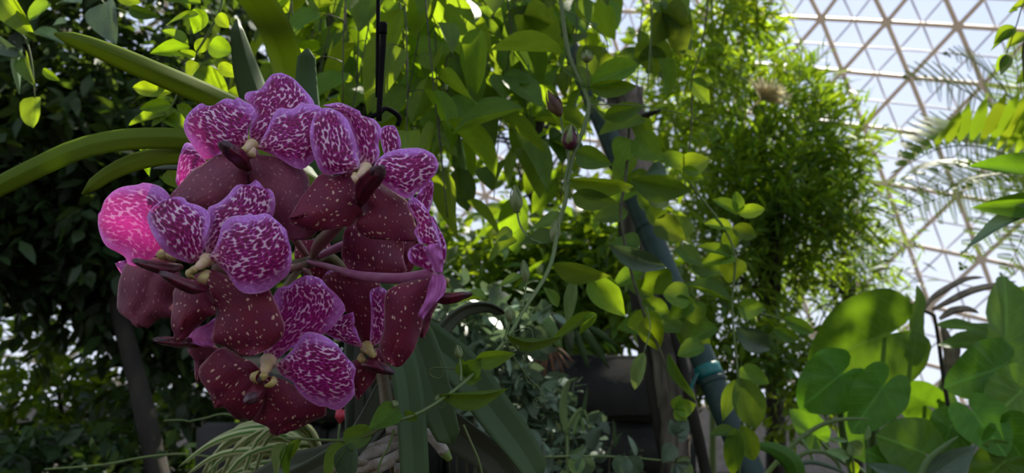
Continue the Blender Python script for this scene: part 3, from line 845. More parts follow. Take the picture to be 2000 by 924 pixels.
lip(f7, [(712, 712, .538), (728, 714, .530), (744, 718, .525), (758, 724, .522)], [.0034, .0062, .0058, .0040])

# ---- flowers behind, only petal tips in view
P8 = (760, 400, .560, .010, -.006)
f8 = flower(770, 420, .56, 'rear flower showing only dark petals between the pedicel and the open flower')
petal(f8, 'petal', [(760, 320), (748, 295), (742, 265), (745, 250), (757, 245), (770, 245)], [(775, 320), (782, 300), (783, 280), (777, 256), (770, 245)], M['petal'], P8, 0, .004)
petal(f8, 'petal', [(800, 410), (812, 385), (828, 362), (841, 352), (847, 358)], [(822, 430), (836, 418), (843, 398), (846, 378), (847, 358)], M['petal'], P8, -.012, .004)
petal(f8, 'sepal', [(690, 425), (676, 445), (668, 480), (672, 515), (690, 532), (720, 545)], [(760, 440), (785, 466), (788, 500), (792, 532), (770, 548), (720, 545)], M['sepal'], P8, .004, .008)
petal(f8, 'sepal', [(770, 450), (780, 480), (785, 520), (790, 545)], [(815, 455), (818, 480), (808, 520), (790, 545)], M['sepal'], P8, .012, .004)
P9 = (620, 600, .575, 0, 0)
f9 = flower(640, 570, .575, 'rear flower hidden in the middle of the ball, dark in shade')
petal(f9, 'petal', [(660, 600), (640, 570), (632, 545), (640, 530), (660, 528)], [(680, 600), (690, 570), (685, 545), (660, 528)], M['petal'], P9, -.008, .004)
petal(f9, 'sepal', [(580, 470), (575, 500), (590, 530), (600, 545), (620, 552)], [(640, 465), (650, 500), (648, 530), (636, 546), (620, 552)], M['sepal'], P9, .02, .004)
petal(f9, 'petal', [(420, 620), (405, 632), (385, 640), (370, 655), (368, 664), (395, 677), (415, 676)], [(425, 640), (426, 655), (424, 668), (415, 676)], M['mauve'], (400, 660, .490, 0, 0), 0, .002)
lip(f9, [(385, 672, .500), (365, 668, .492), (345, 668, .487), (325, 666, .484), (316, 665, .483)], [.0030, .0046, .0050, .0040, .0034])

# ---- stalk, pedicels
tube('flower_stem', [at(540, 530, .56), at(575, 520, .562), (at(610, 510, .565)), at(640, 500, .59), at(690, 560, .63), at(740, 700, .64), at(760, 820, .62)], [.0045, .0048, .0046, .0046, .005, .005, .006], M['olive'], orchid, 24, 10)
tube('pedicel', [at(612, 500, .560), at(622, 478, .548), at(645, 455, .535), at(668, 432, .52), at(690, 400, .505)], [.0026, .0050, .0044, .0036, .0036], M['pedgreen'], orchid, 14, 10)
tube('pedicel', [at(620, 502, .566), at(650, 488, .560), at(690, 470, .56), at(740, 430, .565)], [.0022, .0034, .0040, .0036], M['pedicel'], orchid, 14, 10)
tube('pedicel', [at(600, 515, .560), at(560, 525, .540), at(500, 530, .505), at(420, 525, .475)], [.0024, .0034, .0036, .0036], M['pedgreen'], orchid, 14, 10)
tube('pedicel', [at(590, 520, .565), at(560, 560, .55), at(535, 640, .52), at(522, 712, .495)], [.0024, .0034, .0036, .0036], M['pedgreen'], orchid, 14, 10)
tube('pedicel', [at(605, 508, .570), at(560, 440, .55), at(510, 340, .52), at(490, 285, .505)], [.0024, .0034, .0036, .0036], M['pedgreen'], orchid, 14, 10)
tube('pedicel', [at(590, 518, .572), at(520, 520, .56), at(420, 505, .53), at(335, 500, .512)], [.0024, .0034, .0036, .0036], M['pedgreen'], orchid, 14, 10)
tube('bract', [at(588, 524, .556), at(600, 530, .55), at(612, 545, .552)], [.002, .0036, .0008], M['pedgreen'], orchid, 8, 8, 0.5)

# ---- strap leaves
def strap(parent, pts, widths, mat, keel=0.25, roll=0.0, name='strap_leaf', n=22, thick=0.0018, tipround=0.05):
    """channelled ribbon; pts = (px, py, depth), widths in photo pixels along the blade"""
    C = catmull([at(*p) for p in pts], n)
    dd = [pix(c)[2] for c in C]
    wd = np.interp(np.linspace(0, 1, n + 1), np.linspace(0, 1, len(widths)), widths)
    V, UV, F = [], [], []
    m = 8
    T = np.gradient(C, axis=0)
    for i in range(n + 1):
        t = Vector(T[i]).normalized()
        view = (Vector(C[i]) - CAM).normalized()
        s = t.cross(view).normalized()
        rl = roll[0] + (roll[1] - roll[0]) * i / n if isinstance(roll, tuple) else roll
        s = Matrix.Rotation(rl, 3, t) @ s
        nn = s.cross(t).normalized()
        hw = wd[i] * dd[i] / FPX / 2
        for k, u in enumerate((0, .2)):
            if (i / n if k == 0 else 1) < 0: pass
        e = (n - i) / n
        if tipround and e < tipround: hw *= math.sqrt(max(0.02, 1 - (1 - e / tipround) ** 2))
        for j in range(m + 1):
            a = (-1, -.7, -.36, -.05, 0, .05, .36, .7, 1)[j]
            V.append(Vector(C[i]) + s * (a * hw) + nn * ((abs(a) + .25 * a * a) * hw * keel))
            UV.append((j / m, i / n))
    for i in range(n):
        for j in range(m):
            F.append((i * (m + 1) + j, i * (m + 1) + j + 1, (i + 1) * (m + 1) + j + 1, (i + 1) * (m + 1) + j))
    o = link(name, mesh_from(name, V, F, mat, True, UV), parent)
    if thick:
        md = o.modifiers.new('thickness', 'SOLIDIFY'); md.thickness = thick; md.offset = 0
    return o

YG, GR, OL = M['strap_yellowgreen'], M['strap'], M['strap_old']
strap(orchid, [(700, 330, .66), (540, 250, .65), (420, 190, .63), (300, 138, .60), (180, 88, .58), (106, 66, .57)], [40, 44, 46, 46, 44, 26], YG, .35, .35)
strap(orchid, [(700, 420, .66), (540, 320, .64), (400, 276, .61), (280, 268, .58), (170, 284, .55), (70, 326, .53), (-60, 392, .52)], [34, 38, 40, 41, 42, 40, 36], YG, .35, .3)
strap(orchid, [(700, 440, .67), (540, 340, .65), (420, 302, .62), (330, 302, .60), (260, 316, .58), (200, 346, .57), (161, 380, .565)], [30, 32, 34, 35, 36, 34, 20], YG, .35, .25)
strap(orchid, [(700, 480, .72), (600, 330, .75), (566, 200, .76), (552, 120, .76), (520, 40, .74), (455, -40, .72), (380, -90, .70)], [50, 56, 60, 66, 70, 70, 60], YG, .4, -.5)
strap(orchid, [(690, 470, .72), (560, 300, .71), (510, 200, .70), (482, 120, .69), (466, 60, .68), (462, 38, .68)], [60, 66, 72, 72, 56, 20], GR, .4, .5)
strap(orchid, [(660, 460, .74), (615, 300, .74), (601, 200, .74), (599, 140, .74), (600, 95, .735)], [44, 46, 46, 46, 30], GR, .4, .1)
strap(orchid, [(700, 430, .68), (560, 350, .66), (400, 330, .64), (330, 326, .63), (300, 330, .63)], [22, 24, 24, 20, 8], M['strap_old'], .3, .9)
strap(orchid, [(720, 560, .65), (762, 640, .63), (788, 720, .60), (800, 800, .58), (806, 880, .565), (810, 960, .555)], [44, 50, 54, 56, 57, 56], GR, -.28, -.25)
strap(orchid, [(740, 560, .67), (800, 640, .65), (826, 700, .635), (848, 770, .62), (868, 830, .61), (884, 868, .605)], [50, 60, 76, 78, 66, 44], GR, -.28, .15)
strap(orchid, [(740, 580, .70), (830, 660, .69), (900, 720, .68), (960, 800, .66), (1020, 880, .64), (1055, 940, .63)], [50, 64, 74, 76, 72, 50], GR, -.28, -.25)
strap(orchid, [(790, 740, .70), (842, 690, .72), (866, 640, .73), (905, 606, .74), (950, 598, .75), (985, 612, .76)], [36, 40, 38, 30, 26, 18], OL, -.28, .7)
strap(orchid, [(720, 620, .70), (735, 700, .69), (750, 770, .68), (762, 832, .67)], [50, 52, 50, 40], OL, -.28, .2)
strap(orchid, [(690, 640, .68), (690, 720, .66), (692, 790, .65), (690, 860, .64)], [34, 38, 42, 34], OL, -.28, -.3)
strap(orchid, [(760, 740, .66), (700, 850, .64), (640, 900, .62), (540, 950, .60)], [44, 50, 54, 46], OL, -.28, -.5)
strap(orchid, [(770, 780, .68), (720, 850, .67), (650, 890, .66), (560, 912, .65), (480, 950, .64)], [40, 46, 48, 46, 30], OL, -.28, .3)
strap(orchid, [(780, 700, .70), (840, 800, .70), (900, 850, .69), (970, 900, .68), (1010, 960, .67)], [50, 64, 70, 64, 50], OL, -.28, .3)
strap(orchid, [(770, 800, .70), (720, 880, .69), (690, 960, .68)], [16, 18, 14], OL, -.28, .2)
# axis the leaves spring from
tube('stem', [at(690, 300, .67), at(700, 450, .67), at(720, 600, .67), at(765, 760, .67), at(780, 930, .67)], [.006, .009, .011, .011, .008], M['olive'], orchid, 16, 10)

def root(pts, r, tip=False):
    P = [at(*p) for p in pts]
    o = tube('aerial_root', P, r, M['root'], orchid, 20, 9)
    if tip:
        tube('root_tip', [P[-1], P[-1] + (P[-1] - P[-2]).normalized() * 0.008], [r[-1], r[-1] * 0.5], M['roottip'], o, 5, 9)
root([(760, 840, .66), (800, 842, .645), (835, 848, .635), (855, 866, .63), (868, 884, .63)], [.004, .0045, .0048, .005, .005], True)
root([(775, 868, .66), (745, 880, .645), (715, 892, .64), (690, 910, .635), (650, 945, .63)], [.005, .0052, .0052, .005, .004])
root([(790, 880, .65), (760, 898, .64), (730, 908, .632), (700, 918, .63), (660, 930, .63)], [.004, .0045, .0045, .0042, .004])
root([(778, 850, .66), (740, 872, .65), (705, 884, .648), (680, 896, .65), (620, 930, .65)], [.0046, .005, .005, .0046, .004])
root([(770, 900, .64), (740, 915, .635), (720, 930, .635), (690, 960, .63)], [.004, .0044, .0044, .004])
root([(715, 905, .63), (690, 900, .625), (655, 912, .622), (625, 935, .62)], [.003, .0042, .0042, .0036])
root([(780, 905, .66), (778, 970, .66), (770, 1080, .66), (775, 1250, .66)], [.0045, .004, .004, .0035])
root([(790, 905, .67), (800, 980, .68), (830, 1100, .68), (820, 1230, .69)], [.0045, .004, .004, .0035])

# ------------------------------------------------------------------ the black hanging rod
HANG = at(738, -500, .70)
rod = empty('hanging_rod', at(741, 235, .70))
tag(rod, 'thin black metal rod with a hooked end holding up the orchid', 'hanger')
tube('rod', [at(740, 236, .70), at(744, 150, .70), at(748, 90, .70), at(749, 46, .70)], [.0026, .0027, .0028, .0029], M['black'], rod, 10, 10)
tube('upper_rod', [at(737, 190, .706), at(738, 60, .706), at(739, -80, .706), HANG], [.0019, .0019, .0019, .0019], M['black'], rod, 12, 8)
tube('cap', [at(748, 66, .70), at(749, 44, .70)], [.0038, .0036], M['black'], rod, 4, 10)
tube('hook', [at(741, 222, .70), at(752, 212, .705), at(768, 218, .71), at(780, 230, .715), at(776, 246, .715)], [.0022, .0023, .0024, .0026, .002], M['black'], rod, 14, 8)
tube('hook', [at(741, 224, .70), at(728, 226, .705), at(712, 244, .71), at(700, 300, .69)], [.0022, .0022, .0022, .0022], M['black'], rod, 12, 8)
wire = tube('overhead_cable', [Vector((-4, HANG.y + .02, HANG.z + .03)), Vector((0, HANG.y, HANG.z)), Vector((4, HANG.y - .02, HANG.z + .03))], [.004, .004], M['steel'], None, 12, 8)
tag(wire, 'steel cable stretched overhead that the orchid rod hangs from', 'cable')

# ------------------------------------------------------------------ leaf shapes
OUT = {
    'oval': [(0, .0), (.06, .22), (.18, .40), (.38, .50), (.58, .47), (.78, .33), (.92, .15), (1, 0)],
    'egg': [(0, .05), (.06, .32), (.16, .46), (.32, .50), (.52, .43), (.74, .27), (.90, .11), (1, 0)],
    'lance': [(0, .0), (.08, .22), (.25, .44), (.42, .50), (.62, .42), (.82, .22), (1, 0)],
    'round': [(0, .10), (.06, .36), (.2, .48), (.42, .50), (.65, .46), (.85, .30), (.96, .12), (1, 0)],
}
def blade(shape, rows, cols, fold, curl, wave, ph):
    o = np.array(OUT[shape])
    V, UV, F = [], [], []
    for i in range(rows + 1):
        t = i / rows
        hw = max(0.004, np.interp(t, o[:, 0], o[:, 1]))
        for j in range(cols + 1):
            a = 2 * j / cols - 1
            x = a * hw
            z = fold * abs(x) - curl * t * t + wave * abs(a) * math.sin(7 * t + ph + (1.5 if a > 0 else 0))
            V.append((x, t * (1 - 0.10 * curl * t), z)); UV.append((j / cols, t))
    for i in range(rows):
        for j in range(cols):
            F.append((i * (cols + 1) + j, i * (cols + 1) + j + 1, (i + 1) * (cols + 1) + j + 1, (i + 1) * (cols + 1) + j))
    return V, F, UV

def lobed(rows, cols, fold, curl, wave, ph, angs=(-52, 0, 52), lens=(.72, 1.0, .72), wid=.42):
    """three-lobed passion-vine leaf, one blade; the side lobes grow from the same stalk"""
    V, F, UV = [], [], []
    for a, L in zip(angs, lens):
        v, f, u = blade('lance', rows, cols, fold, curl, wave, ph + a)
        c, s = math.cos(R_(a)), math.sin(R_(a))
        o = len(V)
        for x, y, z in v:
            x, y = x * wid * 2 * L, y * L
            V.append((x * c + y * s, -x * s + y * c, z * L + 0.004 * (a != 0)))
        F += [tuple(i + o for i in ff) for ff in f]; UV += u
    return V, F, UV

def heart(nth, nr, fold, droop, wave, ph):
    """elephant-ear blade: stalk meets it near the notch, two rear lobes, drawn-out tip"""
    prof = np.array([(0, 1.0), (10, .93), (25, .80), (45, .69), (70, .62), (95, .58), (120, .56), (145, .53), (160, .46), (172, .28), (180, .07)])
    V, UV, F = [(0, 0, 0)], [(.5, .3)], []
    for i in range(nth):
        th = 360.0 * i / nth - 180
        r = np.interp(abs(th), prof[:, 0], prof[:, 1]) * (1 + 0.02 * math.sin(5 * R_(th) + ph))
        for k in range(1, nr + 1):
            q_ = k / nr
            x, y = r * q_ * math.sin(R_(th)), r * q_ * math.cos(R_(th))
            z = fold * abs(x) - droop * y * abs(y) + wave * q_ ** 2 * math.sin(6 * R_(th) + ph) + 0.012 * q_ * math.cos(12 * R_(th))
            V.append((x / 1.2, y, z)); UV.append((.5 + x * .5, .3 + y * .6))
    for i in range(nth):
        j = (i + 1) % nth
        if i == nth - 1: pass
        F.append((0, 1 + j * nr, 1 + i * nr))
        for k in range(nr - 1):
            F.append((1 + i * nr + k, 1 + j * nr + k, 1 + j * nr + k + 1, 1 + i * nr + k + 1))
    return V, F, UV

_leafcache = {}
def leaf_mesh(shape, mat, var=0, hi=False):
    key = (shape, mat, var, hi)
    if key not in _leafcache:
        r = random.Random(var * 17 + 3)
        fold, curl, wave, ph = r.uniform(.05, .45), r.uniform(-.05, .30), r.uniform(.01, .03), r.uniform(0, 6)
        if shape == 'tri': d = lobed(10 if hi else 6, 4, fold, curl, wave, ph)
        elif shape == 'two': d = lobed(10 if hi else 6, 4, fold, curl, wave, ph, (-42, 42), (1.0, .92), .46)
        elif shape == 'heart': d = heart(40, 7, r.uniform(-.02, .22), r.uniform(.02, .18), r.uniform(.01, .04), ph)
        else: d = blade(shape, 14 if hi else 7, 6 if hi else 4, fold, curl, wave, ph)
        _leafcache[key] = mesh_from('leaf_' + shape, d[0], d[1], M[mat], True, d[2])
    return _leafcache[key]

def put_leaf(parent, mesh, base, tip, width, nrm, name='leaf'):
    base, tip = Vector(base), Vector(tip)
    y = tip - base; L = y.length; y.normalize()
    nrm = Vector(nrm)
    z = nrm - y * nrm.dot(y)
    if z.length < 1e-4: z = y.orthogonal()
    z.normalize()
    x = y.cross(z)
    Mx = Matrix(((x.x * width, y.x * L, z.x * L, base.x), (x.y * width, y.y * L, z.y * L, base.y), (x.z * width, y.z * L, z.z * L, base.z), (0, 0, 0, 1)))
    return link(name, mesh, parent, Mx)

TOCAM = -FWD
def pleaf(parent, b, t, wpx, d, shape='oval', mat='vine', dt=0.0, roll=0.0, tilt=0.3, var=None, hi=True, name='leaf'):
    """leaf from a stalk pixel to a tip pixel at depth d (tip at d+dt), facing roughly the camera with some roll"""
    B, T = at(b[0], b[1], d), at(t[0], t[1], d + dt)
    y = (T - B).normalized()
    n0 = (TOCAM + Vector((0, 0, tilt))).normalized()
    n0 = Matrix.Rotation(roll, 3, y) @ n0
    w = wpx * d / FPX / max(.3, abs(math.cos(roll)))
    if shape == 'tri' or shape == 'two': w = (T - B).length * (wpx if wpx < 5 else 1.0)
    v = var if var is not None else random.randrange(4)
    return put_leaf(parent, leaf_mesh(shape, mat, v, hi), B, T, w, n0, name)

def soft_tube(parent, pts, r, mat='vinestem', name='stem', n=24, sides=6):
    return tube(name, [at(*p) for p in pts], r, M[mat], parent, n, sides)

# ------------------------------------------------------------------ leaf masses (foliage nobody could count)
def leaf_mass(name, parent, pos, dirs, nrms, lens, wids, mat, shape='lance', rows=2, label=None):
    o = np.array(OUT[shape])
    ts = [0, .35, .7, 1.0] if rows == 2 else [0, .2, .45, .75, 1.0]
    tv, tf = [], []
    tv.append((0, 0, 0))
    for t in ts[1:-1]:
        hw = np.interp(t, o[:, 0], o[:, 1])
        tv += [(-hw, t, .10 * hw - .12 * t * t), (hw, t, .10 * hw - .12 * t * t)]
    tv.append((0, 1, -.12))
    k = len(tv)
    faces = [(0, 2, 1)]
    for i in range(len(ts) - 3):
        a = 1 + 2 * i
        faces += [(a, a + 1, a + 3), (a, a + 3, a + 2)]
    faces.append((k - 3, k - 2, k - 1))
    tv = np.array(tv); fc = np.array(faces)
    n = len(pos)
    y = dirs / (np.linalg.norm(dirs, axis=1)[:, None] + 1e-9)
    z = nrms - y * (nrms * y).sum(1)[:, None]; z /= np.linalg.norm(z, axis=1)[:, None] + 1e-9
    x = np.cross(y, z)
    V = (pos[:, None, :] + x[:, None, :] * (tv[None, :, 0:1] * wids[:, None, None]) + y[:, None, :] * (tv[None, :, 1:2] * lens[:, None, None]) + z[:, None, :] * (tv[None, :, 2:3] * lens[:, None, None])).reshape(-1, 3)
    Fa = (fc[None] + (np.arange(n) * k)[:, None, None]).reshape(-1, 3)
    me = bpy.data.meshes.new(name)
    me.vertices.add(len(V)); me.vertices.foreach_set('co', V.astype(np.float32).ravel())
    me.loops.add(len(Fa) * 3); me.loops.foreach_set('vertex_index', Fa.astype(np.int32).ravel())
    me.polygons.add(len(Fa)); me.polygons.foreach_set('loop_start', (np.arange(len(Fa)) * 3).astype(np.int32))
    me.polygons.foreach_set('loop_total', np.full(len(Fa), 3, dtype=np.int32)) if hasattr(me.polygons[0], 'loop_total') and False else None
    me.update(calc_edges=True); me.validate()
    me.polygons.foreach_set('use_smooth', np.ones(len(me.polygons), dtype=bool))
    me.materials.append(mat)
    ob = link(name, me, parent)
    ob['kind'] = 'stuff'
    if label: ob['label'] = label
    return ob

def blob_points(centres, n, shell=0.5):
    """random points in a union of ellipsoids: rows (x, y, z, rx, ry, rz)"""
    c = np.array(centres, float)
    vol = c[:, 3] * c[:, 4] * c[:, 5]
    k = rng.choice(len(c), n, p=vol / vol.sum())
    u = rng.normal(size=(n, 3)); u /= np.linalg.norm(u, axis=1)[:, None]
    r = rng.uniform(0, 1, n) ** (1 / 3 * (1 - shell) + 0.02)
    return c[k, :3] + u * r[:, None] * c[k, 3:], u

def ground_under(p):
    x, y = p[:, 0], p[:, 1]
    g = np.where((x < .98) & (y > .6) & (y < 9), BED_Z, 0.0)
    return np.where((x > -.75) & (x < .48) & (y > STEP_Y) & (y < STEP_Y + 1.6), LEDGE_Z, g)

def pblob(px, py, d, rx, ry, rd):
    """ellipsoid by photo pixels and depth"""
    p = at(px, py, d)
    return (p.x, p.y, p.z, rx * d / FPX, rd, ry * d / FPX)

def sprig_mass(name, parent, centres, nsp, per, lsp, llen, lwid, mat, shape='lance', updir=(0, 0, .4), out=1.0, shell=.5, droop=0.3, spread=0.9, rows=2, keep=None):
    P, U = blob_points(centres, nsp, shell)
    D = U * out + np.array(updir) + rng.normal(size=(nsp, 3)) * .35
    D /= np.linalg.norm(D, axis=1)[:, None]
    pos = np.repeat(P, per, 0); d = np.repeat(D, per, 0)
    s = np.tile(np.linspace(0, 1, per), nsp)
    pos = pos + d * (s * lsp)[:, None]
    rd = rng.normal(size=(nsp * per, 3)); rd -= d * (rd * d).sum(1)[:, None]; rd /= np.linalg.norm(rd, axis=1)[:, None] + 1e-9
    ld = d * (1 - spread * .5) + rd * spread + np.array((0, 0, -droop))
    nr = np.array((0, 0, 1.0)) + rng.normal(size=(nsp * per, 3)) * .55
    n = nsp * per
    kk = np.minimum(pos[:, 2], (pos + ld * llen)[:, 2]) > ground_under(pos) + .02
    if keep is not None: kk &= keep(pos)
    if True:
        pos, ld, nr = pos[kk], ld[kk], nr[kk]
        n = len(pos)
    return leaf_mass(name, parent, pos, ld, nr, llen * rng.uniform(.6, 1.25, n), lwid * rng.uniform(.7, 1.2, n), mat, shape, rows)

# ------------------------------------------------------------------ foliage behind: trees and shrubs
def tree(name, label, cat, base, top, r0, centres, nsp, per, lsp, llen, lwid, mat, bark='barkdark', nbr=14, group=None, **kw):
    t = empty(name, base)
    tag(t, label, cat, group)
    b, tp = Vector(base), Vector(top)
    mid = b.lerp(tp, .5) + Vector((random.uniform(-.06, .06), random.uniform(-.06, .06), 0))
    tube('trunk', [b - Vector((0, 0, .05)), b.lerp(mid, .5), mid, tp], [r0, r0 * .85, r0 * .7, r0 * .35], M[bark], t, 16, 10)
    P, U = blob_points(centres, nbr, .2)
    for p in P:
        k = random.uniform(.45, .95)
        a = b.lerp(mid, k * 2) if k < .5 else mid.lerp(tp, k * 2 - 1)
        e = Vector(p)
        e.z = max(e.z, float(ground_under(np.array([p]))[0]) + .05)
        tube('branch', [a, a.lerp(e, .5) + Vector((0, 0, .05)), e], [r0 * .25, r0 * .15, r0 * .05], M[bark], t, 8, 6)
    sprig_mass('foliage', t, centres, nsp, per, lsp, llen, lwid, M[mat], **kw)
    return t

# tall podocarp in front of the dome
b = at(1480, 900, 4.6); b.z = 0
tree('narrow_leaved_tree', 'tall dark tree with dense narrow leaves standing against the glass dome', 'tree', b, at(1480, 150, 4.5), .07,
     [pblob(1500, 215, 4.5, 100, 70, .3), pblob(1530, 310, 4.4, 120, 90, .4), pblob(1500, 400, 4.3, 130, 100, .4), pblob(1450, 490, 4.4, 120, 100, .4), pblob(1570, 450, 4.2, 90, 80, .3)],
     760, 11, .22, .125, .019, 'f_podo', nbr=40, updir=(.35, -.1, .55), shell=.2, droop=.05, spread=.7)
b = at(1660, 900, 5.6); b.z = 0
tree('sparse_tree', 'thin-leaved tree full of sky gaps beside the dark narrow-leaved tree', 'tree', b, at(1640, 330, 5.6), .05,
     [pblob(1640, 440, 5.6, 75, 90, .3), pblob(1600, 580, 5.5, 100, 110, .4), pblob(1685, 560, 5.6, 40, 60, .3)],
     240, 9, .26, .11, .018, 'f_podo', nbr=40, updir=(.3, 0, .3), shell=.3, droop=.25, spread=.7)
b = at(1370, 900, 6.0); b.z = 0
tree('yellow_green_tree', 'sunlit yellow-green tree rising behind the dark narrow-leaved tree', 'tree', b, at(1390, -60, 6.0), .03,
     [pblob(1385, 20, 6.0, 75, 110, .3), pblob(1400, 130, 6.0, 80, 90, .3), pblob(1310, 210, 5.9, 70, 80, .3), pblob(1290, 310, 5.8, 60, 90, .3), pblob(1420, -90, 6, 90, 80, .3)],
     330, 10, .3, .19, .034, 'f_lime', bark='vinestem', nbr=20, updir=(.1, 0, .3), shell=.1, droop=.35, spread=.8)
b = at(1330, 950, 3.75); b.z = BED_Z; b.x = .70
tree('understory_shrub', 'loose green shrub with small leaves below the dark narrow-leaved tree', 'shrub', b, at(1400, 640, 3.75), .03,
     [pblob(1420, 680, 3.7, 110, 90, .2), pblob(1530, 750, 3.65, 80, 80, .2), pblob(1330, 600, 3.75, 70, 80, .15)],
     330, 8, .16, .075, .028, 'f_mid', nbr=20, shell=.1)
# shaded evergreen on the left
b = at(330, 1000, 2.6); b.z = BED_Z
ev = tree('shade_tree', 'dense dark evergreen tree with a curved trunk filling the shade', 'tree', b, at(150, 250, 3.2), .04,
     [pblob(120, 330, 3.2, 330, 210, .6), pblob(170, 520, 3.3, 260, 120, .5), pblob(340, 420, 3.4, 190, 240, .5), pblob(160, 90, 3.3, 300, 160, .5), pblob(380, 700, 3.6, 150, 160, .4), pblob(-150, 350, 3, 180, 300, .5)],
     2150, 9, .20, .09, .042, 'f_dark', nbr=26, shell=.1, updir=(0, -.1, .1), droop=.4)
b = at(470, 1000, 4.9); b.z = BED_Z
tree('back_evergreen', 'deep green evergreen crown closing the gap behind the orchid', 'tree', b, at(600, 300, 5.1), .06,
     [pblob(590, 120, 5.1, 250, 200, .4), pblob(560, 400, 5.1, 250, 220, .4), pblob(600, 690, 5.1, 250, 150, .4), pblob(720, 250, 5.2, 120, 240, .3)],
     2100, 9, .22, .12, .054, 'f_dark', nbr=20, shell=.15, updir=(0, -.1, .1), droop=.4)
b = at(110, 1000, 4.0); b.z = BED_Z
tree('understory_bush', 'open bush with sun-flecked leaves under the dark evergreen', 'shrub', b, at(110, 740, 4.0), .02,
     [pblob(60, 760, 4.0, 110, 110, .4), pblob(170, 840, 3.9, 120, 80, .4), pblob(20, 640, 4.1, 60, 70, .3), pblob(260, 800, 4.0, 60, 80, .3)],
     260, 8, .14, .085, .04, 'f_mid', nbr=12, shell=.2)
b = at(1000, 900, 3.2); b.z = LEDGE_Z
tree('ledge_shrub', 'leafy green shrub growing on top of the rock ledge', 'shrub', b, at(1000, 520, 3.2), .03,
     [pblob(980, 560, 3.2, 150, 70, .35), pblob(1120, 560, 3.3, 110, 90, .35), pblob(890, 560, 3.2, 80, 50, .35), pblob(1220, 480, 3.0, 60, 110, .22), pblob(1190, 640, 3.0, 80, 45, .22), pblob(1070, 640, 3.2, 90, 40, .3)],
     540, 8, .15, .10, .036, 'f_mid', nbr=16, shell=.2)
b = at(1050, 900, 4.6); b.z = LEDGE_Z
tree('gap_tree', 'thin green tree with bright sky gaps behind the passion vine', 'tree', b, at(1060, 40, 4.6), .05,
     [pblob(1000, 60, 4.6, 160, 160, .4), pblob(1130, 200, 4.6, 120, 140, .4), pblob(960, 340, 4.5, 110, 120, .3), pblob(1100, 430, 4.6, 120, 90, .3), pblob(860, 150, 4.5, 90, 160, .3)],
     125, 8, .2, .13, .06, 'f_mid', nbr=24, shell=.2)

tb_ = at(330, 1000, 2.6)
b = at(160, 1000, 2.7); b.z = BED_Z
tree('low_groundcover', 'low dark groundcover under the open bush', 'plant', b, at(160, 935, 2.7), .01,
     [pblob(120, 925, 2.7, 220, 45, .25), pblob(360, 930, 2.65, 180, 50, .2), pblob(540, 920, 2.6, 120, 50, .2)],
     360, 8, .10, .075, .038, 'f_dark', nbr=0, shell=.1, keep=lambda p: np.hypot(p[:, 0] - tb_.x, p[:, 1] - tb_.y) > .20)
# small trailing plant with blue-green leaves on the terrace, in front of the ledge
b = at(1010, 940, 1.55); b.z = BED_Z
gc = empty('trailing_plant', b)
tag(gc, 'trailing plant with small blue-green leaves in front of the black rock ledge', 'plant')
for k in range(16):
    e = at(random.uniform(880, 1090), random.uniform(640, 900), random.uniform(1.5, 1.85))
    tube('stem', [Vector((e.x + random.uniform(-.05, .05), e.y + .03, BED_Z)), Vector((e.x, e.y + .02, (e.z + BED_Z) / 2)), e], [.003, .0025, .0015], M['vinestemdark'], gc, 8, 5)
sprig_mass('foliage', gc, [pblob(930, 690, 1.72, 70, 70, .10), pblob(980, 780, 1.70, 70, 80, .10), pblob(1025, 850, 1.66, 70, 70, .10), pblob(1085, 830, 1.70, 40, 50, .08), pblob(1000, 650, 1.78, 60, 40, .08), pblob(900, 620, 1.75, 50, 50, .08)],
           205, 7, .08, .050, .024, M['f_blue'], 'oval', updir=(0, -.25, .25), shell=.1, droop=.25, rows=3)
b = at(1180, 960, 1.6); b.z = BED_Z
gc2 = empty('ground_creeper', b)
tag(gc2, 'sparse small-leaved creeper at the foot of the black rock ledge', 'plant')
tube('stem', [b, at(1190, 900, 1.72), at(1200, 850, 1.78)], [.003, .002, .001], M['vinestemdark'], gc2, 8, 5)
sprig_mass('foliage', gc2, [pblob(1195, 912, 1.78, 35, 22, .04), pblob(1155, 908, 1.80, 28, 22, .04)], 18, 6, .07, .042, .02, M['f_blue'], 'oval', updir=(0, -.2, .2), shell=.1, droop=.2, rows=3)

# ------------------------------------------------------------------ hanging passion-vine strands
def z_at(py, Y):
    return CAM.z + Y * math.tan(PITCH - math.atan((py - 462) / FPX))

from mathutils.bvhtree import BVHTree
TIE_Z = 3.66
_placed = []          # (centre, radius, tree) of strand leaves already hung
_stems = []
def leaf_matrix(base, tip, width, nrm):
    y = tip - base; L = y.length; y = y.normalized()
    z = nrm - y * nrm.dot(y); z.normalize()
    x = y.cross(z)
    return Matrix(((x.x * width, y.x * L, z.x * L, base.x), (x.y * width, y.y * L, z.y * L, base.y), (x.z * width, y.z * L, z.z * L, base.z), (0, 0, 0, 1)))
def hits(mesh, base, tip, width, nrm):
    Mx = leaf_matrix(base, tip, width, nrm)
    vs = [Mx @ v.co for v in mesh.vertices]
    c = base.lerp(tip, .5); r = max((v - c).length for v in vs)
    t = None
    for c2, r2, t2 in _placed:
        if (c - c2).length < r + r2:
            if t is None: t = BVHTree.FromPolygons(vs, [tuple(p.vertices) for p in mesh.polygons])
            if t.overlap(t2): return True, None
    if t is None: t = BVHTree.FromPolygons(vs, [tuple(p.vertices) for p in mesh.polygons])
    return False, (c, r, t)
def tie(parent, p, r=.0011):
    """bare upper stem, straight up to the overhead rails"""
    n = max(2, int((TIE_Z - p.z) / .2))
    tube('stem', [Vector((p.x, p.y, p.z + (TIE_Z - p.z) * i / n)) for i in range(n + 1)], [r, r], M['vinestemdark'], parent, n, 5)

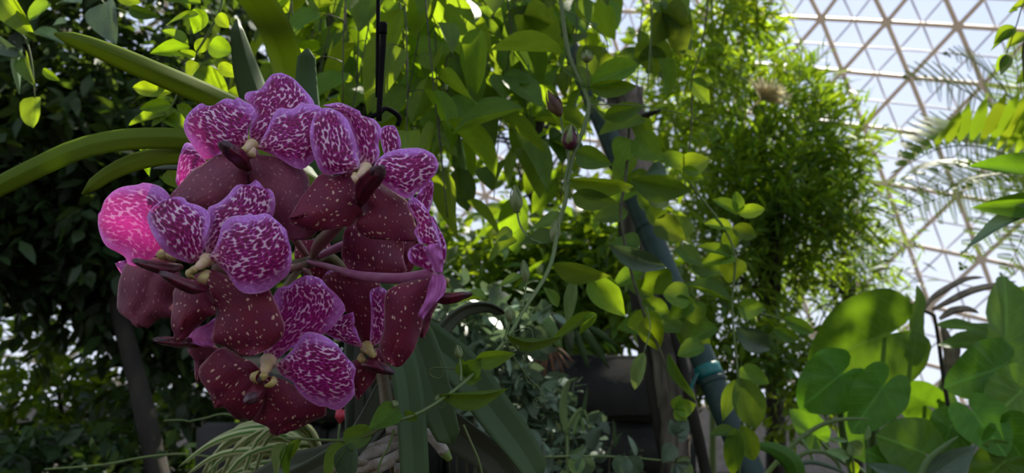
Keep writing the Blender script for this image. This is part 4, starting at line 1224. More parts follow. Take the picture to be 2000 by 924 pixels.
def strand(px, d, py_top, py_bot, label, group, mat='vine', step=.055, L=(.06, .10), shapes=('oval', 'egg', 'tri'), stem='vinestem', sway=.03, name='passion_vine'):
    p = at(px, 250, d)
    for _ in range(40):          # a free place for the stem
        if all((p.x - q_[0]) ** 2 + (p.y - q_[1]) ** 2 > .050 ** 2 for q_ in _stems): break
        p = at(px + random.uniform(-45, 45), 250, d + random.uniform(-.15, .15))
    _stems.append((p.x, p.y))
    zt_, zb = z_at(py_top, p.y), z_at(py_bot, p.y)
    s = empty(name, (p.x, p.y, zb))
    tag(s, label, 'vine', group)
    r = random
    ph = r.uniform(0, 6)
    line = []
    k = max(4, int((zt_ - zb) / .06))
    for i in range(k + 1):
        z = zt_ + (zb - zt_) * i / k
        line.append(Vector((p.x + sway * math.sin(4 * z + ph), p.y + sway * math.cos(3 * z + ph), z)))
    st_ = tube_data(line, [.0014, .0012, .0009], 2 * k, 5)
    link('stem', mesh_from('stem', *st_, M[stem]), s)
    tie(s, line[0])
    _placed.append((line[0].lerp(line[-1], .5), (line[0] - line[-1]).length / 2 + sway, BVHTree.FromPolygons([Vector(v) for v in st_[0]], st_[1])))
    n = max(2, int((zt_ - zb) / step))
    for i in range(n):
        for attempt in range(45):
            t = (i + r.uniform(.1, .9)) / n
            a = line[min(k, int(t * k))]
            az = r.uniform(0, 2 * math.pi)
            outv = Vector((math.cos(az), math.sin(az) * .6, 0))
            ln = r.uniform(*L) * (1 - .008 * attempt)
            b = a + outv * r.uniform(.012, .04) + Vector((0, 0, r.uniform(-.01, .015)))
            tip = b + (outv * r.uniform(.35, .9) + Vector((0, 0, -r.uniform(.2, 1.0)))).normalized() * ln
            nn = Vector((r.uniform(-.4, .4), r.uniform(-1.0, .2), r.uniform(.3, 1.0)))
            sh = r.choice(shapes)
            w = ln * (r.uniform(.50, .66) if sh != 'tri' else 1.0)
            me = leaf_mesh(sh, mat, r.randrange(4))
            bad, rec = hits(me, b, tip, w, nn)
            if not bad: break
        if rec is None: continue
        _placed.append(rec)
        put_leaf(s, me, b, tip, w, nn)
        tube('leaf_stalk', [a, a.lerp(b, .5) + Vector((0, 0, .003)), b], [.0008, .0007], M[stem], s, 3, 4)
    return s

G1 = 'passion vine strands of the bright curtain above the orchid'
for k in range(42):
    strand(random.uniform(545, 880), random.uniform(1.05, 1.75), -90, random.choice([120, 200, 260, 330, 380]) + random.uniform(-40, 40),
           'passion vine strand hanging in the bright green curtain around the black rod', G1, random.choice(['vine', 'vine', 'lime']), shapes=('oval', 'egg', 'egg', 'round'), L=(.065, .115), stem='vinestemdark')
G2 = 'passion vine strands of the darker curtain by the budding vine'
for k in range(22):
    strand(random.uniform(880, 1185), random.uniform(1.15, 1.9), -90, random.choice([110, 190, 240, 320, 430]) + random.uniform(-40, 40),
           'passion vine strand hanging in the darker curtain behind the budding vine', G2, random.choice(['vine', 'vinedark', 'vinedark']), shapes=('oval', 'egg', 'tri', 'lance'), L=(.08, .13), step=.06, stem='vinestemdark')
G3 = 'leafy strands in front of the yellow-green tree'
for k in range(4):
    strand(random.uniform(1250, 1330), random.uniform(1.2, 1.6), -90, random.uniform(120, 230), 'dark passion vine strand hanging in front of the sunlit yellow-green tree', G3, 'vinedark', L=(.06, .09))

# ------------------------------------------------------------------ the budding passion vine that crosses the picture
pv = empty('budding_passion_vine', at(560, 860, .54))
tag(pv, 'long passion vine with flower buds and curled tendrils beside the orchid', 'vine')
main = [(1088, -60, .98), (1100, 40, .97), (1112, 110, .96), (1138, 170, .95), (1150, 205, .94), (1140, 250, .93), (1118, 310, .92), (1108, 360, .91), (1104, 395, .90), (1090, 440, .89), (1080, 500, .86), (1062, 545, .82), (1020, 610, .75),
        (985, 668, .68), (930, 725, .605), (880, 768, .565), (820, 806, .535), (760, 828, .525), (700, 858, .525), (640, 860, .53), (560, 856, .54)]
def vd(x, y, d):
    """depth of the vine where it sweeps forward past the orchid's leaves"""
    if x > 1070 or y < 590: return d
    c = min(main, key=lambda m_: (m_[0] - x) ** 2 + (m_[1] - y) ** 2)
    return c[2] - .004
soft_tube(pv, main, [.0030, .0030, .0028, .0024, .0018, .0013, .0010], 'vinestem', 'stem', 90, 7)
PL = [  # stalk, tip, width px, depth, shape, material, dt, roll
    ((1150, 172), (1102, 122), 40, .95, 'oval', 'vinedark', .01, .2), ((1152, 168), (1247, 125), 50, .95, 'oval', 'vine', .02, .1), ((1152, 172), (1242, 168), 28, .95, 'oval', 'vine', 0, .7),
    ((1100, 103), (955, 98), 34, .97, 'lance', 'vinedark', .0, 1.25), ((1025, 212), (878, 264), 50, 1.0, 'lance', 'vinedark', .02, .6), ((935, 55), (924, 182), 56, 1.05, 'oval', 'vine', .0, .2),
    ((1125, 298), (1198, 324), 42, .92, 'egg', 'vinedark', .0, .5), ((1112, 352), (1236, 362), 30, .91, 'lance', 'vine', .02, 1.0), ((1118, 382), (1216, 402), 36, .91, 'egg', 'vinedark', .02, .6),
    ((1112, 352), (1100, 360), 12, .91, 'oval', 'vinedark', 0, .3), ((1100, 425), (1035, 440), 34, .90, 'egg', 'vinedark', .01, .4), ((1088, 470), (1010, 480), 40, .89, 'egg', 'vinedark', .01, .6),
    ((1079, 516), (1196, 553), 32, .87, 'lance', 'vinedark', .02, .95), ((1190, 480), (1312, 531), 40, .95, 'lance', 'grey', .02, .5), ((1150, 540), (1221, 618), 60, .92, 'egg', 'vine', .02, .2),
    ((1122, 540), (1105, 642), 26, .92, 'lance', 'pale', .0, .2), ((1162, 612), (1074, 670), 24, .86, 'lance', 'lime', -.02, .3), ((1165, 612), (1130, 655), 22, .86, 'lance', 'lime', -.01, .2),
    ((990, 655), (1102, 674), 18, .80, 'lance', 'vine', .01, 1.0), ((930, 702), (1006, 690), 34, .77, 'egg', 'vine', .02, .6), ((855, 770), (997, 758), 26, .75, 'lance', 'vine', .02, .9),
    ((905, 735), (940, 700), 20, .77, 'tri', 'vine', .0, .3), ((780, 800), (720, 838), 52, .735, 'egg', 'vine', -.01, .2), ((790, 805), (815, 822), 20, .74, 'oval', 'vine', .0, .3),
    ((672, 862), (728, 838), 44, .75, 'round', 'vinedark', .01, .3), ((680, 868), (626, 940), 40, .745, 'oval', 'vinedark', .0, .6), ((690, 866), (668, 945), 52, .74, 'oval', 'grey', .0, .1),
    ((560, 866), (530, 935), 30, .77, 'egg', 'pale', .0, .4), ((575, 862), (552, 940), 28, .77, 'lance', 'vinedark', .0, .3), ((590, 855), (562, 905), 22, .78, 'lance', 'vine', 0, .3),
    ((1180, 230), (1260, 205), 34, .98, 'egg', 'vine', .02, .4), ((1090, 600), (1060, 560), 24, .86, 'lance', 'vinedark', 0, .4), ((1020, 540), (960, 560), 26, .9, 'lance', 'vinedark', .02, .8),
    ((950, 585), (875, 582), 24, .85, 'lance', 'vinedark', .02, 1.0), ((1010, 470), (945, 505), 34, .95, 'egg', 'vinedark', .01, .5), ((1000, 450), (965, 470), 30, .95, 'egg', 'vinedark', 0, .3)]
for b_, t_, w, d, sh, mt, dt, rl in PL:
    dd_ = vd(b_[0], b_[1], d)
    pleaf(pv, b_, t_, w, dd_, sh, mt, min(dt, .006) if dd_ < d else dt, rl)
def bud(parent, base, tip, wpx, d, mat, calyx='bud'):
    d = vd(base[0], base[1], d)
    B, T = at(base[0], base[1], d), at(tip[0], tip[1], d)
    r = wpx * d / FPX / 2
    o = tube('bud', [B, B.lerp(T, .3), B.lerp(T, .6), B.lerp(T, .85), T], [r * .45, r, r * .95, r * .5, r * .1], M[mat], parent, 14, 10)
    # pointed sepals wrapped around the bud
    ax = (T - B).normalized(); s1 = ax.orthogonal().normalized(); s2 = ax.cross(s1)
    for k in range(4):
        a = k * math.pi / 2 + .6
        e = s1 * math.cos(a) + s2 * math.sin(a)
        tube('sepal', [B, B.lerp(T, .35) + e * r * .95, B.lerp(T, .75) + e * r * .75, T + e * r * .25], [r * .3, r * .42, r * .30, r * .06], M[calyx], o, 10, 6, .45)
    return o
bud(pv, (1094, 226), (1070, 176), 26, .94, 'budbrown', 'budbrown')
soft_tube(pv, [(1094, 224, .94), (1098, 250, .94), (1106, 290, .93), (1112, 330, .92)], [.0014, .0014], 'vinestem', 'bud_stalk', 10, 6)
bud(pv, (1112, 292), (1116, 244), 32, .92, 'budmaroon', 'bud')
soft_tube(pv, [(1112, 290, .92), (1110, 320, .915), (1104, 350, .91), (1106, 380, .905)], [.0020, .0016], 'vinestem', 'bud_stalk', 10, 6)
bud(pv, (1146, 122), (1146, 98), 20, .95, 'bud')
soft_tube(pv, [(1146, 120, .95), (1148, 150, .95), (1150, 172, .95)], [.0012, .0012], 'vinestem', 'bud_stalk', 8, 6)
bud(pv, (1010, 416), (1005, 362), 22, .93, 'bud')
soft_tube(pv, [(1010, 414, .93), (1016, 440, .92), (1035, 465, .90), (1070, 480, .885)], [.0014, .0012], 'vinestem', 'bud_stalk', 12, 6)
bud(pv, (1082, 475), (1086, 430), 18, .885, 'bud')
bud(pv, (995, 630), (996, 598), 15, .82, 'bud')
bud(pv, (897, 702), (893, 674), 15, .77, 'bud')
bud(pv, (855, 786), (857, 770), 13, .745, 'bud')
bud(pv, (772, 796), (768, 782), 14, .74, 'bud')
bud(pv, (1028, 552), (1022, 508), 15, .86, 'bud')
bud(pv, (1012, 684), (1009, 670), 8, .80, 'bud')
for a, b_ in (((995, 628, .82), (986, 664, .80)), ((897, 700, .77), (900, 745, .765)), ((772, 796, .74), (776, 822, .74)), ((1028, 550, .86), (1020, 600, .835))):
    da, db = vd(a[0], a[1], a[2]), vd(b_[0], b_[1], b_[2])
    soft_tube(pv, [(a[0], a[1], da), ((a[0] + b_[0]) / 2 + 2, (a[1] + b_[1]) / 2, (da + db) / 2), (b_[0], b_[1], db)], [.0010, .0010], 'vinestem', 'bud_stalk', 6, 5)
def spiral(cx, cy, d, r0, turns, n=26, a0=0):
    return [(cx + r0 * (1 - .75 * i / n) * math.cos(a0 + turns * 6.283 * i / n), cy + r0 * (1 - .75 * i / n) * math.sin(a0 + turns * 6.283 * i / n), d + .0006 * i) for i in range(n)]
def tendril(pts, r=.0007):
    d0 = vd(*pts[0]) - pts[0][2]
    pts = [(x, y, d + d0) for x, y, d in pts]
    if d0 < -.02: r *= .8
    soft_tube(pv, pts, [r, r * .8], 'vinestem', 'tendril', 60, 5)
tendril([(990, 655, .80), (1030, 640, .80), (1040, 660, .80), (1024, 710, .80), (1030, 745, .80), (1046, 752, .80)] + spiral(1046, 756, .80, 7, 2.0, 20, -1.5))
tendril([(988, 668, .80), (1005, 700, .80), (1030, 735, .80), (1058, 765, .80), (1064, 785, .80)] + spiral(1052, 786, .80, 12, 2.2, 26, 0))
tendril([(915, 722, .765), (880, 720, .765), (848, 718, .765), (838, 726, .765), (845, 736, .765), (860, 738, .765), (866, 726, .765), (860, 708, .765), (866, 704, .765)])
tendril([(880, 768, .75), (872, 788, .75), (862, 797, .75), (856, 792, .75)])
tendril([(905, 830, .75), (918, 860, .75), (935, 900, .75), (945, 940, .75)], .0012)
tendril([(770, 838, .74), (760, 870, .74), (742, 905, .74), (735, 940, .74)], .0010)
tendril([(1152, 204, .94), (1240, 206, .96), (1330, 222, .99), (1385, 246, 1.0)], .0008)
tendril([(1160, 205, .94)] + spiral(1151, 214, .94, 8, 1.6, 20, -1.2))
tendril([(1104, 20, .97), (1140, 40, .98), (1180, 70, .99), (1187, 95, .99)] + spiral(1181, 97, .99, 6, 1.5, 16, 0))

# ------------------------------------------------------------------ second vine on the leaning green pole
vv = empty('pole_passion_vine', at(1440, 950, 1.15))
tag(vv, 'passion vine with lobed leaves climbing in front of the leaning green pole', 'vine')
soft_tube(vv, [(1215, 170, 1.25), (1228, 230, 1.24), (1226, 300, 1.22), (1220, 360, 1.20), (1212, 420, 1.19), (1230, 520, 1.18), (1260, 620, 1.17), (1295, 700, 1.16), (1312, 780, 1.15), (1322, 850, 1.14), (1318, 960, 1.13)], [.0024, .0024, .0024], 'vinestemdark', 'stem', 60, 6)
soft_tube(vv, [(1340, 350, 1.22), (1380, 400, 1.21), (1410, 440, 1.20), (1435, 500, 1.19), (1430, 600, 1.18), (1440, 720, 1.16), (1450, 840, 1.15), (1440, 960, 1.14)], [.0018, .0018], 'vinestem', 'stem', 50, 6)
soft_tube(vv, [(1060, 893, 1.12), (1150, 891, 1.13), (1230, 894, 1.14), (1318, 902, 1.14)], [.0018, .0018], 'vinestem', 'stem', 20, 6)
for b_, t_, w, d, sh, mt, dt, rl in [
    ((1262, 236), (1168, 264), 46, 1.22, 'oval', 'vine', 0, .4), ((1232, 272), (1205, 322), 56, 1.21, 'egg', 'vine', 0, .2), ((1238, 272), (1296, 312), 62, 1.21, 'egg', 'vine', 0, .2), ((1250, 230), (1262, 290), 40, 1.23, 'egg', 'vine', 0, .2),
    ((1235, 352), (1350, 372), 44, 1.2, 'lance', 'vinedark', .02, .8), ((1330, 330), (1392, 308), 48, 1.2, 'egg', 'vine', 0, .2), ((1330, 334), (1375, 350), 30, 1.2, 'egg', 'vine', 0, .4), ((1300, 330), (1260, 340), 40, 1.22, 'egg', 'grey', 0, .3),
    ((1440, 418), (1395, 385), 30, 1.2, 'oval', 'vine', 0, .2), ((1440, 416), (1437, 374), 28, 1.2, 'oval', 'vine', 0, .2), ((1440, 416), (1494, 408), 28, 1.2, 'oval', 'vine', 0, .3), ((1430, 446), (1375, 438), 28, 1.2, 'oval', 'vine', 0, .3),
    ((1430, 446), (1478, 462), 34, 1.2, 'oval', 'vine', 0, .2), ((1428, 446), (1425, 492), 34, 1.2, 'oval', 'vine', 0, .2), ((1435, 500), (1370, 510), 44, 1.19, 'egg', 'vine', 0, .3), ((1432, 502), (1424, 556), 54, 1.19, 'egg', 'vine', 0, .1),
    ((1430, 500), (1362, 482), 28, 1.19, 'oval', 'vine', 0, .3), ((1345, 585), (1295, 575), 56, 1.18, 'round', 'vine', 0, .3), ((1350, 588), (1305, 622), 44, 1.18, 'egg', 'vine', 0, .2), ((1350, 590), (1370, 640), 46, 1.18, 'egg', 'vinedark', 0, .3),
    ((1430, 590), (1330, 555), 36, 1.2, 'lance', 'vinedark', 0, .8), ((1440, 600), (1500, 605), 40, 1.2, 'egg', 'vinedark', 0, .4), ((1435, 640), (1515, 690), 46, 1.18, 'lance', 'grey', .02, .4), ((1260, 620), (1290, 690), 50, 1.16, 'egg', 'lime', 0, .2),
    ((1376, 676), (1322, 690), 40, 1.16, 'oval', 'vinedark', 0, .4), ((1258, 688), (1236, 764), 28, 1.1, 'oval', 'pale', 0, .3), ((1445, 720), (1508, 752), 40, 1.15, 'egg', 'vinedark', 0, .3), ((1446, 738), (1476, 838), 62, 1.14, 'oval', 'vinedark', 0, .2),
    ((1440, 740), (1412, 822), 30, 1.15, 'lance', 'vinedark', 0, .4), ((1448, 830), (1472, 900), 42, 1.14, 'oval', 'vine', 0, .2), ((1436, 836), (1430, 934), 38, 1.13, 'oval', 'vine', 0, .3), ((1440, 845), (1385, 850), 24, 1.14, 'oval', 'vinedark', 0, .6),
    ((1316, 800), (1360, 790), 30, 1.14, 'tri', 'vine', 0, .3), ((1318, 850), (1345, 815), 32, 1.14, 'tri', 'grey', 0, .3), ((1318, 870), (1292, 905), 34, 1.13, 'egg', 'grey', 0, .3), ((1320, 905), (1355, 930), 44, 1.13, 'tri', 'grey', 0, .2),
    ((1135, 893), (1115, 925), 32, 1.12, 'round', 'pale', 0, .3), ((1138, 893), (1150, 930), 40, 1.12, 'round', 'grey', 0, .2), ((1110, 888), (1148, 876), 20, 1.12, 'oval', 'grey', 0, .6), ((1225, 894), (1205, 930), 40, 1.13, 'round', 'grey', 0, .3),
    ((1225, 893), (1250, 925), 40, 1.13, 'round', 'grey', 0, .3), ((1305, 690), (1360, 780), 18, 1.16, 'lance', 'vinedark', 0, .8), ((1362, 118), (1327, 96), 18, 1.25, 'oval', 'vinedark', 0, .3), ((1364, 116), (1372, 90), 18, 1.25, 'oval', 'vinedark', 0, .2),
    ((1350, 152), (1396, 162), 22, 1.25, 'oval', 'vinedark', 0, .4), ((1350, 155), (1386, 206), 36, 1.25, 'egg', 'vinedark', 0, .2), ((1510, 640), (1560, 665), 24, 1.25, 'oval', 'vinedark', 0, .4), ((1530, 620), (1590, 650), 26, 1.25, 'oval', 'vinedark', 0, .4),
    ((1250, 480), (1190, 470), 40, 1.24, 'egg', 'vinedark', 0, .5), ((1280, 430), (1340, 470), 50, 1.24, 'egg', 'vinedark', 0, .3), ((1270, 400), (1310, 350), 46, 1.26, 'egg', 'grey', 0, .4), ((1400, 640), (1345, 660), 36, 1.2, 'oval', 'vinedark', 0, .3)]:
    pleaf(vv, b_, t_, w, d, sh, mt, dt, rl)
for k in range(22):
    bx_, by_ = random.uniform(1190, 1330), random.uniform(300, 640)
    bx_ += (by_ - 300) * .12
    an = random.uniform(0, math.pi)
    pleaf(vv, (bx_, by_), (bx_ + 70 * math.cos(an), by_ + 55 * math.sin(an) + 8), random.uniform(34, 50), 1.3 + random.uniform(-.06, .2), random.choice(['egg', 'oval', 'lance']), random.choice(['vine', 'vinedark', 'vinedark']), random.uniform(-.03, .03), random.uniform(-.6, .6))
soft_tube(vv, [(1258, 688, 1.1), (1270, 640, 1.13), (1262, 600, 1.17)], [.0010, .0010], 'vinestem', 'leaf_stalk', 8, 5)
soft_tube(vv, [(1340, 350, 1.22), (1350, 250, 1.24), (1352, 150, 1.25), (1366, 110, 1.25), (1380, 30, 1.26), (1390, -90, 1.27)], [.0012, .0012], 'vinestemdark', 'stem', 30, 5)
soft_tube(vv, [(1430, 590, 1.19), (1480, 610, 1.22), (1530, 625, 1.24), (1580, 650, 1.26)], [.0010, .0010], 'vinestem', 'stem', 12, 5)

# ------------------------------------------------------------------ pale vine with soft leaves at the upper left
lv = empty('sunlit_leaf_vine', at(430, 15, .85))
tag(lv, 'vine with soft oval leaves, sunlit yellow-green painted into their colour, above the long strap leaf', 'vine')
soft_tube(lv, [(445, -90, .86), (432, 10, .86), (412, 55, .86), (386, 100, .86), (366, 130, .86), (346, 185, .86), (322, 235, .86), (300, 300, .87)], [.0016, .0014, .001], 'vinestem', 'stem', 30, 6)
soft_tube(lv, [(386, 105, .86), (360, 118, .86), (336, 108, .86)], [.001, .0008], 'vinestem', 'stem', 10, 5)
for b_, t_, w, rl in [((392, 6), (322, 1), 30, .2), ((388, 28), (320, 40), 28, .5), ((402, 22), (378, 66), 40, .2), ((425, 28), (448, 54), 26, .3), ((368, 86), (317, 62), 26, .3), ((370, 92), (292, 104), 32, .4), ((384, 102), (408, 72), 28, .2),
                      ((408, 88), (454, 102), 44, .2), ((380, 112), (348, 98), 18, .3), ((425, 128), (465, 146), 26, .4), ((388, 124), (360, 154), 34, .2), ((386, 134), (446, 194), 54, .2), ((340, 178), (261, 172), 34, .3), ((334, 190), (292, 206), 24, .3),
                      ((335, 204), (272, 214), 24, .4), ((326, 224), (254, 246), 32, .3), ((346, 214), (297, 248), 28, .3), ((322, 230), (366, 250), 34, .3), ((345, 205), (378, 232), 26, .3), ((445, 178), (480, 204), 34, .3), ((350, 150), (330, 175), 26, .3),
                      ((290, 270), (278, 300), 26, .2), ((300, 288), (345, 300), 30, .3), ((340, -20), (372, 20), 30, .3), ((300, 285), (292, 345), 26, .2), ((330, 330), (360, 370), 40, .3)]:
    pleaf(lv, b_, t_, w, .86 + random.uniform(-.03, .03), random.choice(['oval', 'egg', 'oval']), 'lime', random.uniform(-.02, .02), rl * random.choice([-1, 1]))
tl = empty('corner_climber', at(60, 60, 1.0))
tag(tl, 'climber with mixed grey-green and yellow-green leaves hanging beside the long strap leaf tip', 'vine')
soft_tube(tl, [(10, -80, 1.0), (24, 40, 1.0), (50, 75, 1.0), (62, 120, 1.0), (66, 160, 1.0), (68, 192, 1.0)], [.0018, .0012, .0008], 'vinestem', 'stem', 24, 6)
soft_tube(tl, [(150, -80, 1.05), (198, 0, 1.05), (215, 12, 1.05), (250, 24, 1.05)], [.0014, .0010], 'vinestem', 'stem', 14, 5)
for b_, t_, w, sh, mt, rl in [((6, -12), (55, 72), 56, 'egg', 'lime', .2), ((98, 6), (58, 40), 48, 'round', 'vine', .3), ((200, 8), (228, 88), 66, 'egg', 'grey', .2), ((252, 18), (314, 33), 22, 'lance', 'vine', .6), ((62, 66), (128, 86), 34, 'egg', 'grey', -.7),
                              ((44, 92), (40, 184), 18, 'lance', 'grey', .4), ((52, 108), (72, 172), 34, 'egg', 'vinedark', .3), ((68, 190), (65, 250), 44, 'round', 'vine', .1), ((84, 134), (117, 158), 16, 'oval', 'vine', .4), ((130, 45), (95, 62), 30, 'oval', 'grey', .6),
                              ((-10, 80), (40, 110), 34, 'egg', 'grey', .4), ((160, 5), (110, 10), 34, 'egg', 'grey', .5), ((10, 20), (-30, 80), 50, 'egg', 'vine', .3), ((225, -10), (275, 5), 26, 'oval', 'vine', .4)]:
    pleaf(tl, b_, t_, w, 1.0 + random.uniform(-.03, .03), sh, mt, random.uniform(-.03, .03), rl)

tie(pv, at(*main[0]), .0022); tie(lv, at(445, -90, .86)); tie(tl, at(10, -80, 1.0)); tie(tl, at(150, -80, 1.05)); tie(vv, at(1390, -90, 1.27))
# ------------------------------------------------------------------ the leaning green pole and the old trunk
A, B = at(1172, 225, 2.02), at(1436, 850, 1.62)
dirp = (B - A).normalized()
foot = A + dirp * ((BED_Z - .02 - A.z) / dirp.z)
if foot.x > .97: foot = A + dirp * ((0.0 - A.z) / dirp.z)
head = A - dirp * 0.9
pole = empty('green_pole', foot)
tag(pole, 'leaning dark green pole with a turquoise tape band', 'pole')
tube('shaft', [foot - dirp * -0.0, A.lerp(foot, .5), A, head], [.029, .028, .027, .026], M['greenpole'], pole, 20, 14)
for t in (.18, .40, .66, .86):
    c = A.lerp(B, t)
    tube('joint_ring', [c - dirp * .006, c + dirp * .006], [.0305, .0305], M['greenpole'], pole, 3, 14)
c = A.lerp(B, .835)
tube('tape', [c - dirp * .014, c + dirp * .014], [.0300, .0300], M['teal'], pole, 3, 14)
k1 = at(1352, 756, 1.66)
tube('tape_tail', [c + Vector((-.024, -.01, 0)), k1 + Vector((0, 0, .006)), k1 - Vector((.004, 0, .012))], [.006, .007, .006], M['teal'], pole, 6, 6, .25)
stump = empty('old_trunk', Vector((at(1310, 760, 1.82).x, at(1310, 760, 1.82).y, BED_Z)))
tag(stump, 'pale rough-barked old trunk broken off above the pole', 'trunk')
TB = [at(1218, 172, 2.12), at(1222, 230, 2.12), at(1236, 330, 2.08), at(1252, 470, 2.02), at(1282, 620, 1.92), at(1310, 760, 1.82)]
bot = TB[-1].copy(); bot.z = BED_Z
V, F = tube_data(TB + [bot], [.050, .050, .042, .036, .032, .032, .038], 40, 16)
V = [Vector(v) + Vector((math.sin(v[2] * 50 + k * 2.4), math.cos(v[2] * 37 + k * 3.1), 0)) * .005 for k, v in enumerate(V)]
link('trunk', mesh_from('trunk', V, F, M['bark']), stump)
tube('broken_branch', [at(1236, 250, 2.1), at(1262, 226, 2.06), at(1290, 216, 2.02)], [.012, .010, .004], M['barkdark'], stump, 8, 8)
for a, b_, c_, r in (((1195, 170, 2.20), (1215, 420, 2.08), (1275, 760, 1.84), .016), ((1272, 470, 1.98), (1305, 600, 1.90), (1352, 800, 1.78), .014)):
    tube('root', [at(*a), at(*b_), at(*c_), Vector((at(*c_).x + .05, at(*c_).y, BED_Z))], [r, r, r, r], M['barkdark'], stump, 20, 8)

# ------------------------------------------------------------------ dry bromeliad tuft on the ledge
dt_ = empty('dry_tuft', at(1075, 690, 1.95))
tag(dt_, 'tuft of rusty dry stems hanging over the rock ledge', 'plant')
for e in ((1050, 740), (1062, 742), (1082, 735), (1100, 730), (1118, 706), (1040, 722), (1108, 718)):
    tube('dry_stem', [at(1072, 682, 2.0), at((1072 + e[0]) / 2, (676 + e[1]) / 2 - 8, 1.91), at(e[0], e[1], 1.89)], [.006, .005, .003], M['rust'], dt_, 8, 6, .5)
lz = empty('ledge_lily', at(1100, 680, 1.95))
tag(lz, 'strap-leaved lily with pale broad leaves drooping over the rock ledge', 'plant')
for b_, m_, e, w, mt in (((1050, 610), (1075, 640), (1098, 690), 28, 'pale'), ((1062, 615), (1100, 640), (1118, 690), 22, 'strap_old'), ((1130, 640), (1150, 660), (1190, 720), 18, 'strap'), ((1120, 645), (1135, 680), (1150, 722), 16, 'strap'), ((1110, 640), (1112, 680), (1110, 700), 22, 'strap'),
                         ((1090, 640), (1066, 650), (1048, 690), 22, 'pale'), ((1140, 640), (1175, 655), (1210, 680), 14, 'strap')):
    strap(lz, [(1100 + (b_[0] - 1095) * .25, 676, 2.07), (b_[0], b_[1], 2.03), (m_[0], m_[1], 1.97), (e[0], e[1], 1.95)], [w * .4, w * .7, w, w * .3], M[mt], .3, .2, 'leaf', 10, .001)
sp2 = empty('young_lily', at(1105, 860, 1.45))
tag(sp2, 'young plant with narrow upright pale green leaves among the blue-green leaves', 'plant')
for pts, w, mt in ((((1108, 850), (1100, 800), (1108, 750), (1128, 738)), 16, 'pale'), (((1130, 830), (1140, 800), (1148, 756)), 9, 'strap'), (((1105, 840), (1135, 800), (1152, 830)), 10, 'pale'), (((1120, 850), (1130, 815), (1138, 826), (1140, 850)), 9, 'pale'),
                   (((1200, 870), (1200, 840), (1197, 820)), 8, 'strap'), (((1198, 874), (1210, 850), (1216, 846)), 7, 'strap'), (((1150, 880), (1165, 845), (1180, 836)), 26, 'grey')):
    strap(sp2, [(x, y, 1.45) for x, y in pts], [w * .6, w, w * .8, w * .15], M[mt], .3, .2, 'leaf', 12, .0008)
bz = at(1108, 850, 1.45)
tube('stem', [Vector((bz.x, bz.y + .03, BED_Z)), bz], [.004, .003], M['vinestem'], sp2, 5, 6)

# ------------------------------------------------------------------ striped spider plant on the terrace
cr0 = at(640, 930, .98)
sp = empty('spider_plant', (cr0.x, cr0.y, BED_Z))
tag(sp, 'spider plant with arching cream-striped leaves below the orchid', 'plant')
tube('crown', [Vector((cr0.x, cr0.y, BED_Z - .02)), Vector((cr0.x, cr0.y, BED_Z + .1)), cr0], [.02, .018, .010], M['pale'], sp, 8, 8)
for k in range(64):
    tx = random.uniform(345, 560); ty = 880 + (tx - 345) * .05 + random.uniform(-30, 110)
    top = random.uniform(828, 930)
    d0_ = .98 + random.uniform(-.10, .10)
    mx_ = tx + (640 - tx) * random.uniform(.35, .55)
    strap(sp, [(640 + random.uniform(-12, 12), 935, .98), ((mx_ + 640) / 2, top + 14, (d0_ + .98) / 2), (mx_, top, d0_), ((mx_ + tx) / 2 - 6, top + 12 + (ty - top) * .15, d0_), (tx, max(ty, top + 50), d0_)],
          [9, 14, 15, 12, 3], M['spider'], .25, random.uniform(-.35, .35), 'leaf', 16, .0006)
for k in range(16):
    tx = random.uniform(660, 760)
    strap(sp, [(640, 935, .98), (660, 900 + random.uniform(-20, 20), 1.0), (tx - 20, 890 + random.uniform(-15, 25), 1.04), (tx, 940, 1.06)], [8, 12, 11, 3], M['spider'], .25, random.uniform(-.6, .6), 'leaf', 14, .0006)
tw_ = empty('dry_runner', at(100, 918, 1.05))
tag(tw_, 'thin yellowish runner stem reaching across the dark shade towards the spider plant', 'stem')
soft_tube(tw_, [(88, 917, 1.16), (200, 908, 1.16), (290, 892, 1.16), (372, 888, 1.16), (480, 910, 1.15), (580, 970, 1.10), (640, 1040, 1.01)], [.0016, .0020, .0022], 'vinestem', 'runner', 40, 6)
tw2 = empty('bare_runner', at(330, 820, .95))
tag(tw2, 'short knobbly green runner below the lowest flower', 'stem')
soft_tube(tw2, [(320, 822, 1.15), (355, 820, 1.15), (365, 824, 1.15), (400, 817, 1.15), (450, 810, 1.15), (540, 850, 1.14), (600, 970, 1.10), (640, 1060, 1.01)], [.0012, .0018, .0020, .0020], 'vinestem', 'runner', 40, 6)

# ------------------------------------------------------------------ elephant ears at the lower right
def gz(p):
    return BED_Z if p.x < 1.0 and p.y > .6 else 0.0
def taro(name, label, root_px, d, leaves):
    g = at(root_px, 900, d); g.z = gz(g)
    if g.z > 0: g.x = min(g.x, .72)          # inside the edging stones
    t = empty(name, g)
    tag(t, label, 'plant', None)
    hs = .5 if g.z < .5 else .12
    tube('stalk', [g - Vector((0, 0, .04)), g + Vector((.02, 0, hs / 2)), g + Vector((.03, 0, hs))], [.04, .035, .02], M['petiole'], t, 8, 10)
    for att, tip, w, dd, ddt, roll, tilt, mt, var in leaves:
        lf = pleaf(t, att, tip, w, dd, 'heart', mt, ddt, roll, tilt, var, True, 'leaf')
        a = at(att[0], att[1], dd + .004)
        low = at(att[0] * .45 + root_px * .55, 960, (dd + d) / 2 + .06)
        tube('petiole', [g + Vector((0, 0, .7 * hs)), Vector(low).lerp(g, .3), low, Vector(low).lerp(a, .55) + Vector((0, .03, 0)), a], [.013, .011, .010, .007, .005], M['petiole'], t, 24, 8)
    return t
